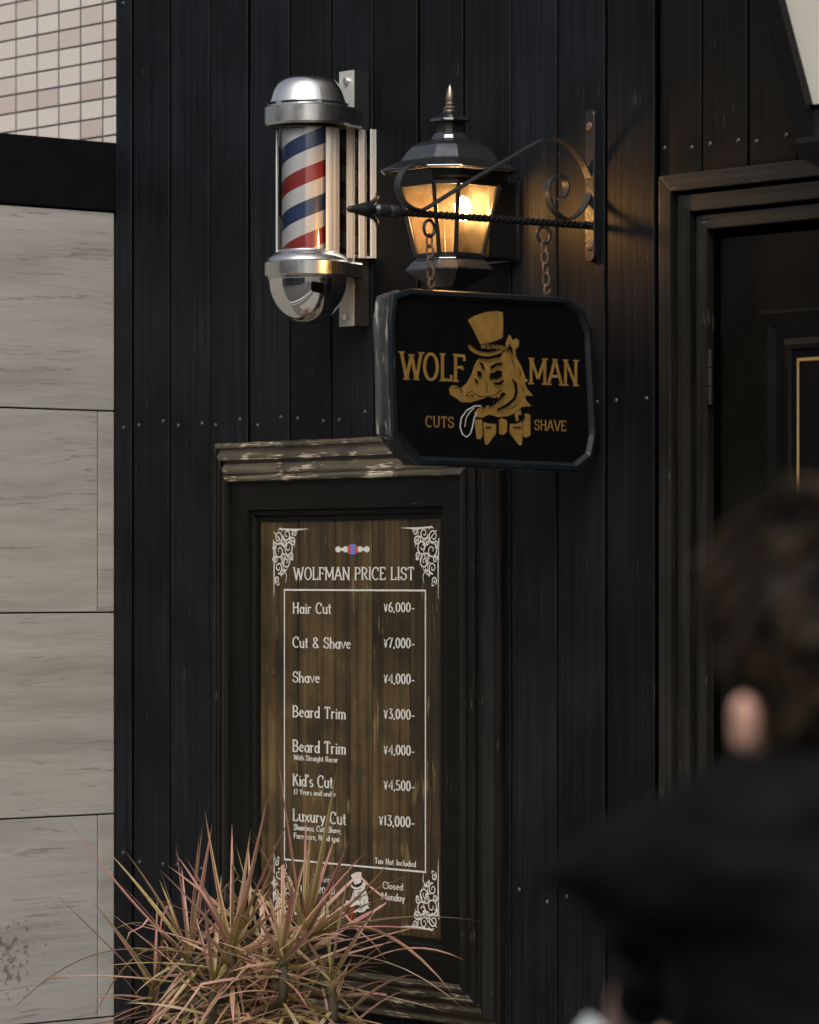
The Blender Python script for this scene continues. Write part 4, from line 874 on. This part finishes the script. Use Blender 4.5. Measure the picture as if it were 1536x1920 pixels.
# ------------------------------------------------------------------ potted spiky plant
def leafmat():
    m, t, p = newmat('spiky_leaf'); L = t.links.new
    uv = N(t, 'ShaderNodeUVMap'); sx = N(t, 'ShaderNodeSeparateXYZ'); L(uv.outputs[0], sx.inputs[0]); oi = N(t, 'ShaderNodeObjectInfo')
    sb = N(t, 'ShaderNodeMath', operation='SUBTRACT'); sb.inputs[1].default_value = .5; L(sx.outputs[0], sb.inputs[0]); ab = N(t, 'ShaderNodeMath', operation='ABSOLUTE'); L(sb.outputs[0], ab.inputs[0])
    e = N(t, 'ShaderNodeMapRange'); e.inputs[1].default_value = .12; e.inputs[2].default_value = .30; L(ab.outputs[0], e.inputs[0])
    crm = N(t, 'ShaderNodeValToRGB'); q = crm.color_ramp.elements; q[0].position = 0; q[0].color = (.22, .22, .06, 1); q[1].position = 1; q[1].color = (.42, .17, .15, 1)
    z = q.new(.3); z.color = (.36, .28, .11, 1); z = q.new(.55); z.color = (.30, .10, .08, 1); z = q.new(.8); z.color = (.55, .40, .30, 1); gi = N(t, 'ShaderNodeNewGeometry'); rs_ = N(t, 'ShaderNodeMath', operation='ADD'); L(oi.outputs['Random'], rs_.inputs[0]); L(gi.outputs['Random Per Island'], rs_.inputs[1]); rnd = N(t, 'ShaderNodeMath', operation='FRACT'); L(rs_.outputs[0], rnd.inputs[0]); L(rnd.outputs[0], crm.inputs[0])
    cre = N(t, 'ShaderNodeValToRGB'); q = cre.color_ramp.elements; q[0].position = 0; q[0].color = (.62, .33, .31, 1); q[1].position = 1; q[1].color = (.70, .58, .47, 1); z = q.new(.25); z.color = (.44, .18, .16, 1); z = q.new(.5); z.color = (.64, .34, .30, 1); z = q.new(.8); z.color = (.50, .40, .18, 1)
    ml = N(t, 'ShaderNodeMath', operation='MULTIPLY'); ml.inputs[1].default_value = 7.31; L(rnd.outputs[0], ml.inputs[0]); fr = N(t, 'ShaderNodeMath', operation='FRACT'); L(ml.outputs[0], fr.inputs[0]); L(fr.outputs[0], cre.inputs[0])
    mx = N(t, 'ShaderNodeMix', data_type='RGBA'); L(e.outputs[0], mx.inputs[0]); L(crm.outputs[0], mx.inputs[6]); L(cre.outputs[0], mx.inputs[7])
    # greener towards the leaf base
    bs = N(t, 'ShaderNodeMapRange'); bs.inputs[1].default_value = .0; bs.inputs[2].default_value = .45; bs.inputs[3].default_value = .9; bs.inputs[4].default_value = 0; L(sx.outputs[1], bs.inputs[0])
    m2 = N(t, 'ShaderNodeMix', data_type='RGBA'); m2.inputs[7].default_value = (.23, .22, .045, 1); L(bs.outputs[0], m2.inputs[0]); L(mx.outputs[2], m2.inputs[6]); bt = N(t, 'ShaderNodeMapRange'); bt.inputs[1].default_value = .86; bt.inputs[2].default_value = .97; bt.inputs[4].default_value = .8; L(sx.outputs[1], bt.inputs[0])
    m5 = N(t, 'ShaderNodeMix', data_type='RGBA'); m5.inputs[7].default_value = (.16, .10, .05, 1); L(bt.outputs[0], m5.inputs[0]); L(m2.outputs[2], m5.inputs[6]); m2 = m5
    geo = N(t, 'ShaderNodeNewGeometry'); hi = N(t, 'ShaderNodeHueSaturation'); vr_ = N(t, 'ShaderNodeMapRange'); vr_.inputs[3].default_value = .5; vr_.inputs[4].default_value = 1.25; L(geo.outputs['Random Per Island'], vr_.inputs[0]); L(vr_.outputs[0], hi.inputs['Value']); L(m2.outputs[2], hi.inputs['Color'])
    L(hi.outputs[0], p.inputs['Base Color'])
    p.inputs['Roughness'].default_value = .38
    tl = N(t, 'ShaderNodeBsdfTranslucent'); L(m2.outputs[2], tl.inputs[0]); ms = N(t, 'ShaderNodeMixShader'); ms.inputs[0].default_value = .25; L(p.outputs[0], ms.inputs[1]); L(tl.outputs[0], ms.inputs[2]); L(ms.outputs[0], t.nodes['Material Output'].inputs[0])
    return m
M['leaf'] = leafmat()
PLN = .38
root = PW(470, 1830, PLN)
plant = empty('spiky_plant', (root.x, root.y, .36), 'spiky pink and green striped leaf plant before the price board', 'plant')
def leaf(parent, base, pts, wd):
    n = len(pts); vs = []; fs = []; uvs = []
    for i, p in enumerate(pts):
        f = i / (n - 1); t = (pts[min(i + 1, n - 1)] - pts[max(i - 1, 0)]).normalized(); s = t.cross(Vector((0, 0, 1)))
        if s.length < .05: s = t.cross(Vector((random.random(), random.random(), 0)))
        s.normalize(); up = s.cross(t); wv = wd * (min(1, .55 + f * 2.2)) * (1 - max(0, f - .35) / .65) ** .8 + .0006
        tw = s * math.cos(twist) + up * math.sin(twist)
        vs += [p - tw * wv / 2, p - up * wv * .16, p + tw * wv / 2]; uvs += [(0, f), (.5, f), (1, f)]
    for i in range(n - 1):
        a = i * 3; fs += [(a, a + 1, a + 4, a + 3), (a + 1, a + 2, a + 5, a + 4)]
    if parent is None: mass.append((vs, fs, uvs)); return
    me = bpy.data.meshes.new('leaf'); me.from_pydata([tuple(v - base) for v in vs], [], fs)
    ul = me.uv_layers.new(name='UVMap')
    for l in me.loops: ul.data[l.index].uv = uvs[l.vertex_index]
    for p in me.polygons: p.use_smooth = True
    me.materials.append(M['leaf']); return place('leaf', me, parent, base)
heads = [(355, 1800, .42, 34), (435, 1785, .52, 38), (570, 1760, .34, 38), (500, 1835, .30, 32), (620, 1850, .40, 26), (290, 1860, .36, 26), (400, 1860, .56, 34), (530, 1800, .50, 34), (470, 1750, .40, 16)]
rl = random.Random(5); mass = []
cen = Vector((root.x, root.y, .3))
hobs = []
for (hx_, hy_, hn, cnt) in heads:
    hp = PW(hx_, hy_, hn); stem = [cen + Vector((rl.uniform(-.04, .04), rl.uniform(-.04, .04), 0)), cen.lerp(hp, .45) + Vector((rl.uniform(-.03, .03), 0, .0)), hp - Vector((0, 0, .10)), hp]
    so_ = MB().tube(catmull(stem, 4), .013, 8).build('stem', M['stem'], plant, tuple(hp), 60); WL[so_] = Vector(hp); hobs.append((so_, hp))
    for i in range(cnt):
        f = (i + .5) / cnt; az = i * 2.39996 + rl.uniform(-.3, .3); el = R(78 - 112 * f ** .8) + rl.uniform(-.3, .3)
        ln = rl.uniform(.2, .42) * (.85 + .4 * f); b0_ = hp + Vector((0, 0, .03 - .20 * f ** 1.5)); d = Vector((math.cos(az) * math.cos(el), math.sin(az) * math.cos(el), math.sin(el)))
        droop = rl.uniform(.05, .8) * (.35 + f); twist = rl.uniform(-.7, .7); pts = []; q = b0_.copy(); n = 9
        for k_ in range(n):
            pts.append(q.copy()); dd = (d + Vector((0, 0, -droop * (k_ / n) ** 1.4))).normalized(); q = q + dd * ln / (n - 1)
            if q.y > -.085: q.y = -.085 - .004 * rl.random()
        if rl.random() < .16:
            for k_ in range(6, n): pts[k_] = pts[5] + (pts[k_] - pts[5]).length * ((pts[5] - pts[4]).normalized() + Vector((rl.uniform(-.3, .3), 0, -1.3))).normalized()
        leaf(so_, b0_, pts, rl.uniform(.008, .0155))
# the long leaves that stand out from the clump (base head, tip pixel, tip n, sag)
for (hi, tx_, ty_, tn, sag, wd) in ((0, 122, 1530, .42, .02, .010), (0, 22, 1895, .55, -.09, .013), (2, 902, 1727, .42, -.03, .011), (2, 518, 1402, .38, .0, .011), (2, 632, 1438, .36, .02, .016), (1, 384, 1520, .5, .02, .012), (0, 330, 1578, .46, .0, .012), (1, 505, 1480, .5, .01, .013), (2, 772, 1640, .40, -.02, .012), (2, 735, 1610, .42, .02, .011), (1, 560, 1505, .46, -.02, .012), (0, 300, 1630, .5, .0, .012), (3, 880, 1900, .5, -.1, .014), (2, 850, 1865, .45, -.09, .013), (0, 175, 1910, .5, -.1, .014), (2, 657, 1570, .36, .01, .014), (1, 470, 1555, .52, .02, .012), (0, 205, 1750, .5, -.06, .012), (2, 800, 1745, .45, -.02, .012), (0, 398, 1545, .4, .0, .012), (4, 870, 1800, .4, -.06, .012)):
    so_, hp = hobs[hi]; tip = PW(tx_, ty_, tn); twist = rl.uniform(-.4, .4)
    pts = [hp.lerp(tip, k_ / 10) + Vector((0, 0, -sag * 4 * (k_ / 10) * (1 - k_ / 10))) for k_ in range(11)]
    leaf(so_, hp.copy(), pts, wd * 1.45)
for i in range(150):                          # short inner leaves and dead growth that cannot be told apart
    so_, hp = rl.choice(hobs); az = rl.uniform(0, 6.283); el = R(rl.uniform(-55, 60)); ln = rl.uniform(.12, .30); b0_ = hp + Vector((rl.uniform(-.03, .03), rl.uniform(-.03, .03), rl.uniform(-.2, .0))); twist = rl.uniform(-.8, .8)
    d = Vector((math.cos(az) * math.cos(el), math.sin(az) * math.cos(el), math.sin(el))); dr_ = rl.uniform(.1, 1.2); pts = []; q = b0_.copy()
    for k_ in range(7):
        pts.append(q.copy()); q = q + (d + Vector((0, 0, -dr_ * (k_ / 7) ** 1.3))).normalized() * ln / 6
        if q.y > -.085: q.y = -.085 - .004 * rl.random()
    leaf(None, b0_, pts, rl.uniform(.008, .014))
me = bpy.data.meshes.new('inner_leaves'); V_ = []; F_ = []; U_ = []
for vs, fs, uvs in mass:
    b = len(V_); V_ += [tuple(v - WL[plant]) for v in vs]; U_ += uvs; F_ += [tuple(i + b for i in f) for f in fs]
me.from_pydata(V_, [], F_); ul = me.uv_layers.new(name='UVMap')
for l in me.loops: ul.data[l.index].uv = U_[l.vertex_index]
for p in me.polygons: p.use_smooth = True
me.materials.append(M['leaf']); tag(place('inner_leaves', me, plant, WL[plant]), kind='stuff')
pot = empty('planter', (root.x, root.y, 0), 'black tapered planter holding the spiky plant, below the picture', 'planter')
def psq(W, z): h = W / 2; return [(root.x - h, root.y - h, z), (root.x + h, root.y - h, z), (root.x + h, root.y + h, z), (root.x - h, root.y + h, z)]
MB().loft([psq(W, z) for W, z in ((.24, .0), (.30, .31), (.325, .312), (.325, .345), (.295, .345), (.285, .29))]).build('planter_body', M['pot'], pot)
MB().loft([psq(.283, .30), psq(.275, .315)]).build('soil', M['soil'], pot)

# ------------------------------------------------------------------ person in the foreground
PDP = 3.0
def pp(a, b, z): return Vector((CAM.x, CAM.y, 0)) + VD * (PDP + b) + RD * ((1560 - 768) / F * PDP + a) + Vector((0, 0, z))
M['skin'] = plain('skin', (.58, .34, .26), .5, var=.08, scale=30)
M['jacket'] = plain('black_jacket', (.0016, .0019, .0022), .7, var=.3, scale=30, bump=.3, spec=.1)
M['trousers'] = plain('dark_trousers', (.02, .021, .025), .8, var=.2, scale=60)
M['shoe'] = plain('black_shoe', (.012, .012, .012), .4)
def hairmat():
    m, t, p = newmat('dark_greying_hair'); L = t.links.new; tc = N(t, 'ShaderNodeTexCoord'); nz = N(t, 'ShaderNodeTexNoise'); nz.inputs['Scale'].default_value = 26; nz.inputs['Detail'].default_value = 3; L(tc.outputs['Object'], nz.inputs['Vector'])
    cr = N(t, 'ShaderNodeValToRGB'); e = cr.color_ramp.elements; e[0].position = .42; e[0].color = (.003, .0025, .002, 1); e[1].position = .80; e[1].color = (.075, .046, .022, 1); L(nz.outputs[0], cr.inputs[0]); L(cr.outputs[0], p.inputs['Base Color']); p.inputs['Roughness'].default_value = .5; p.inputs['Specular IOR Level'].default_value = .15; return m
M['hair'] = hairmat()
def skinned(nodes, edges, sub=2):
    me = bpy.data.meshes.new('tmp'); names = list(nodes); me.from_pydata([tuple(nodes[k][0]) for k in names], [(names.index(a), names.index(b)) for a, b in edges], [])
    o = bpy.data.objects.new('tmp', me); COL.objects.link(o); o.modifiers.new('s', 'SKIN'); md = o.modifiers.new('u', 'SUBSURF'); md.levels = sub; md.render_levels = sub
    for i, k in enumerate(names):
        r = nodes[k][1]; me.skin_vertices[0].data[i].radius = r if isinstance(r, tuple) else (r, r); me.skin_vertices[0].data[i].use_root = (i == 0)
    dg = bpy.context.evaluated_depsgraph_get(); dg.update(); m2 = bpy.data.meshes.new_from_object(o.evaluated_get(dg)); bpy.data.objects.remove(o); return m2
GZ = -.1
nodes = {'pelvis': (pp(.01, 0, .86), (.135, .10)), 'waist': (pp(.01, .0, 1.02), (.12, .09)), 'chest': (pp(.01, .01, 1.20), (.125, .095)), 'top': (pp(.01, .0, 1.345), (.08, .065)), 'neck': (pp(.02, .03, 1.43), .055), 'skull': (pp(.022, .055, 1.50), .06)}
edges = [('pelvis', 'waist'), ('waist', 'chest'), ('chest', 'top'), ('top', 'neck'), ('neck', 'skull')]
ARM = {}
for s, t in ((-1, 'l'), (1, 'r')):
    nodes.update({'sh' + t: (pp(s * .12, .01, 1.35), .036), 'el' + t: (pp(s * .14, .10, 1.345), .014), 'wr' + t: (pp(s * .135, .36, 1.21), .026), 'hd' + t: (pp(s * .132, .41, 1.17), (.034, .018)),
                  'hp' + t: (pp(s * .09, 0, .80), .08), 'kn' + t: (pp(s * .10, .02, .40), .052), 'an' + t: (pp(s * .11, -.03, .0), .036), 'to' + t: (pp(s * .13, .13, GZ + .035), .034)})
    edges += [('top', 'sh' + t), ('sh' + t, 'el' + t), ('el' + t, 'wr' + t), ('wr' + t, 'hd' + t), ('pelvis', 'hp' + t), ('hp' + t, 'kn' + t), ('kn' + t, 'an' + t), ('an' + t, 'to' + t)]
    for fi in range(5):
        if fi < 4: b_ = (s * .132, .44, 1.19 - fi * .019); kn_ = (s * .115, .475 - abs(fi - 1.5) * .006, 1.192 - fi * .02); tp_ = (s * .078, .48 - abs(fi - 1.5) * .01, 1.187 - fi * .02)
        else: b_ = (s * .13, .395, 1.195); kn_ = (s * .108, .405, 1.213); tp_ = (s * .08, .43, 1.217)
        for q, (nm, r_) in enumerate((('a', .0095), ('b', .009), ('c', .0075))): nodes['f%d%s%s' % (fi, nm, t)] = (pp(*((b_, kn_, tp_)[q])), r_)
        edges += [('hd' + t, 'f%da%s' % (fi, t)), ('f%da%s' % (fi, t), 'f%db%s' % (fi, t)), ('f%db%s' % (fi, t), 'f%dc%s' % (fi, t))]
bm_ = skinned(nodes, edges, 1)
# head: skull, jaw, nose, ears blended into the same surface
def ell(c, rx, ry, rz, yaw=0, seg=20):
    bm = bmesh.new(); bmesh.ops.create_uvsphere(bm, u_segments=seg, v_segments=seg // 2, radius=1); vs = []
    for v in bm.verts:
        a = v.co.x * rx; b = v.co.y * ry; a, b = a * math.cos(yaw) - b * math.sin(yaw), a * math.sin(yaw) + b * math.cos(yaw); vs.append(Vector(c) + RD * a + VD * b + Vector((0, 0, v.co.z * rz)))
    bm.verts.index_update(); fs = [tuple(v.index for v in f.verts) for f in bm.faces]; bm.free(); return vs, fs
hm = MB(); hm.v = [v.co.copy() for v in bm_.vertices]; hm.f = [tuple(p.vertices) for p in bm_.polygons]
YAW = R(26)                                   # the face turns a little to the left
hc = pp(.006, .06, 1.545)
def hp_(a, b, z): return hc + RD * (a * math.cos(YAW) - b * math.sin(YAW)) + VD * (a * math.sin(YAW) + b * math.cos(YAW)) + Vector((0, 0, z))
for c, rx, ry, rz in ((hp_(0, 0, .01), .074, .094, .095), (hp_(0, .035, -.055), .058, .062, .07), (hp_(0, .10, -.03), .012, .018, .022), (hp_(0, .075, -.105), .025, .02, .02), (hp_(-.026, .088, .005), .013, .01, .009), (hp_(.026, .088, .005), .013, .01, .009), (hp_(0, .088, -.072), .024, .012, .009)):
    hm.add(*ell(c, rx, ry, rz, YAW))
for s in (-1, 1):
    hm.add(*ell(hp_(s * .080, -.004, -.060), .010, .015, .025, YAW + s * R(-28))); hm.add(*ell(hp_(s * .086, -.010, -.050), .007, .012, .015, YAW + s * R(-30))); hm.add(*ell(hp_(s * .082, .002, -.073), .008, .010, .013, YAW))
person = hm.build('person', M['skin']); 
md = person.modifiers.new('r', 'REMESH'); md.mode = 'VOXEL'; md.voxel_size = .006; md.use_smooth_shade = True
ms = person.modifiers.new('s', 'SMOOTH'); ms.factor = .5; ms.iterations = 4
dg = bpy.context.evaluated_depsgraph_get(); me2 = bpy.data.meshes.new_from_object(person.evaluated_get(dg)); person.modifiers.clear(); person.data = me2
if not me2.materials: me2.materials.append(M['skin'])
tag(person, 'blurred dark-haired person in a black jacket seen from behind', 'person'); WL[person] = Vector((0, 0, 0))
jn = {'hem': (pp(.01, 0, .80), (.15, .125)), 'waist': (pp(.01, .0, 1.00), (.138, .112)), 'chest': (pp(.004, .01, 1.20), (.140, .115)), 'top': (pp(.006, -.01, 1.355), (.118, .098)), 'col': (pp(.015, .0, 1.425), (.088, .08)), 'col2': (pp(.02, .012, 1.46), (.078, .074))}
je = [('hem', 'waist'), ('waist', 'chest'), ('chest', 'top'), ('top', 'col'), ('col', 'col2')]
for s, t in ((-1, 'l'), (1, 'r')):
    jn.update({'s' + t: (pp(s * .098, .0, 1.382), .066), 'm' + t: (pp(s * .152, .02, 1.374), .050), 'e' + t: (pp(s * .165, .09, 1.345), .03), 'c' + t: (pp(s * .125, .19, 1.30), .042), 'w' + t: (pp(s * .125, .34, 1.225), .036)})
    je += [('top', 's' + t), ('s' + t, 'm' + t), ('m' + t, 'e' + t), ('e' + t, 'c' + t), ('c' + t, 'w' + t)]
jm = skinned(jn, je, 2)
jb = MB(); jb.v = [v.co.copy() for v in jm.vertices]; jb.f = [tuple(p.vertices) for p in jm.polygons]
for s in (-1, 1):                             # raised shoulder of the coat, running out to a point
    rg = []
    for a, zc, hh, hd, b in ((.03, 1.385, .085, .085, -.005), (.068, 1.377, .086, .085, .0), (.10, 1.371, .081, .078, .005), (.136, 1.373, .063, .062, .015), (.18, 1.367, .031, .042, .03), (.214, 1.363, .010, .022, .045), (.232, 1.361, .003, .010, .05)):
        rg.append([pp(s * a, b + hd * math.cos(k_ * math.pi / 10), zc + hh * math.sin(k_ * math.pi / 10)) for k_ in range(20)])
    jb.loft(rg)
jo = jb.build('jacket_form', M['jacket']); md = jo.modifiers.new('r', 'REMESH'); md.mode = 'VOXEL'; md.voxel_size = .009
dg = bpy.context.evaluated_depsgraph_get(); dg.update(); jm = bpy.data.meshes.new_from_object(jo.evaluated_get(dg)); bpy.data.objects.remove(jo); jm.materials.clear()
for v in jm.vertices:
    c = Vector(v.co); f = .010 * noise.noise(c * 9) + .006 * noise.noise(Vector((c.x * 14, c.y * 14, c.z * 34))); v.co = c + Vector(v.normal) * f
for p in jm.polygons: p.use_smooth = True
jm.materials.append(M['jacket']); jm.name = 'jacket'; place('jacket', jm, person, (0, 0, 0))
tn_ = {'a': (pp(0, 0, .84), (.16, .12))}; te = []
for s, t in ((-1, 'l'), (1, 'r')):
    tn_.update({'h' + t: (pp(s * .09, 0, .78), .098), 'k' + t: (pp(s * .10, .02, .40), .075), 'n' + t: (pp(s * .11, -.02, .02), .065)}); te += [('a', 'h' + t), ('h' + t, 'k' + t), ('k' + t, 'n' + t)]
tm = skinned(tn_, te, 2); tm.materials.append(M['trousers'])
for p in tm.polygons: p.use_smooth = True
place('trousers', tm, person, (0, 0, 0))
for s in (-1, 1):
    hmb = MB(); 
    for (a, b, z, rx, ry, rz) in ((s * .11, -.03, GZ + .045, .042, .06, .045), (s * .125, .09, GZ + .036, .046, .10, .036)): hmb.add(*ell(pp(a, b, z), rx, ry, rz))
    hmb.build('shoe', M['shoe'], person, None, 60)
# hair: cap plus curling locks
hb = MB(); rh = random.Random(8)
vs, fs = ell(hp_(.003, -.014, .022), .072, .096, .094, YAW, 48)
vs2 = []
for v in vs:
    d = v - hp_(0, -.012, .028); vs2.append(v + d.normalized() * (.008 * noise.noise(v * 20) + .004 * noise.noise(v * 45)))
# keep only scalp: drop faces over face and low front
def keep(f):
    c = sum((vs2[i] for i in f), Vector()) / len(f); d = c - hc; la_ = d.dot(RD) * math.cos(YAW) + d.dot(VD) * math.sin(YAW); lb_ = -d.dot(RD) * math.sin(YAW) + d.dot(VD) * math.cos(YAW)
    return (d.z > -.05 + max(0, lb_) * 1.1) or (lb_ < -.02 and d.z > -.13)
hb.add(vs2, [f for f in fs if keep(f)])
for s in (-1, 1): hb.add(*ell(hp_(s * .066, .008, -.012), .022, .042, .032, YAW)); hb.add(*ell(hp_(s * .060, -.035, -.05), .022, .03, .05, YAW))
for i in range(4200):
    u = rh.uniform(-1, 1); az = rh.uniform(0, 2 * math.pi); rad = math.sqrt(1 - u * u); la_ = rad * math.cos(az); lb_ = rad * math.sin(az); lz_ = u
    if not ((lz_ * .105 + .028 > -.046 + max(0, lb_ * .104) * 1.1) or (lb_ < -.05 and lz_ > -1.0)): continue
    b_ = hp_(.003 + la_ * .070, -.014 + lb_ * .094, .022 + lz_ * .091); nrm = (b_ - hp_(0, -.012, .028)).normalized()
    tgt = (Vector((0, 0, -1)) + RD * rh.uniform(-.8, .8) + VD * rh.uniform(-.8, .8)); tgt = (tgt - nrm * tgt.dot(nrm)).normalized(); sd3 = nrm.cross(tgt)
    ln = rh.uniform(.04, .085); am = rh.uniform(.25, 1.0); ph = rh.uniform(0, 6.28); pts = []
    for k_ in range(5):
        f = k_ / 4; pts.append(b_ + nrm * (.002 + .011 * math.sin(f * 2.2) * am) + tgt * ln * f + sd3 * .008 * math.sin(ph + f * 4))
    hb.tube(pts, [.0022, .0026, .0024, .0018, .0005], 4, cap=False)
ho = hb.build('hair', M['hair'], person, None, 60); ho['kind'] = 'stuff'
# small pale thing in the hand
held = MB().box((-.03, -.004, -.055), (.03, .004, .055), .004)
rotm = Matrix.Rotation(TH + R(8), 4, 'Z') @ Matrix.Rotation(R(38), 4, 'Y')
M['pale'] = plain('pale_blue_case', (.50, .58, .62), .35)
MBh = MB(); hc2 = pp(-.178, .45, 1.148); MBh.add([hc2 + (rotm @ v) for v in held.v], held.f); hh = MBh.build('handheld_item', M['pale'], None, tuple(hc2)); tag(hh, 'small pale blurred item held by the person at the bottom edge', 'handheld item')

# ------------------------------------------------------------------ across the street (seen in the chrome)
M['opp'] = [plain('pale_render', (.42, .40, .37), .8), plain('brown_brick_cladding', (.22, .16, .12), .8, var=.25, scale=30), plain('grey_concrete', (.33, .33, .32), .85)]
M['opp_glass'] = plain('shop_window_glass', (.05, .06, .065), .06, var=.1, spec=.8)
M['opp_frame'] = plain('window_frame', (.5, .5, .48), .5)
for i, (x0, x1, h, lab) in enumerate(((-14, -5.2, 5.4, 'pale rendered building across the street, mirrored in the chrome'), (-5.0, 3.0, 4.6, 'brown clad building across the street, mirrored in the chrome'), (3.2, 13, 6.2, 'grey concrete building across the street, mirrored in the chrome'))):
    bo = empty('street_building', ((x0 + x1) / 2, -15.5, -.1), lab, 'building', 'buildings across the street')
    MB().box((x0, -14.2, -.1), (x1, -19, h)).build('wall', M['opp'][i], bo)
    MB().box((x0 - .05, -14.1, h), (x1 + .05, -19.1, h + .2)).build('roof', M['opp_frame'], bo)
    nw = int((x1 - x0) / 1.9)
    for fl in range(2):
        for k_ in range(nw):
            xa = x0 + .5 + k_ * (x1 - x0 - .6) / nw; z_ = .5 + fl * 2.7
            if z_ + 1.7 > h: continue
            wo_ = MB().box((xa, -14.14, z_), (xa + 1.3, -14.3, z_ + 1.7), .01).build('window', M['opp_frame'], bo, None); WL[wo_] = WL[bo]
            MB().box((xa + .06, -14.12, z_ + .06), (xa + 1.24, -14.16, z_ + 1.64)).build('pane', M['opp_glass'], wo_)
print('tris', sum(len(o.data.polygons) for o in bpy.data.objects if o.type == 'MESH'), 'objs', len(bpy.data.objects))
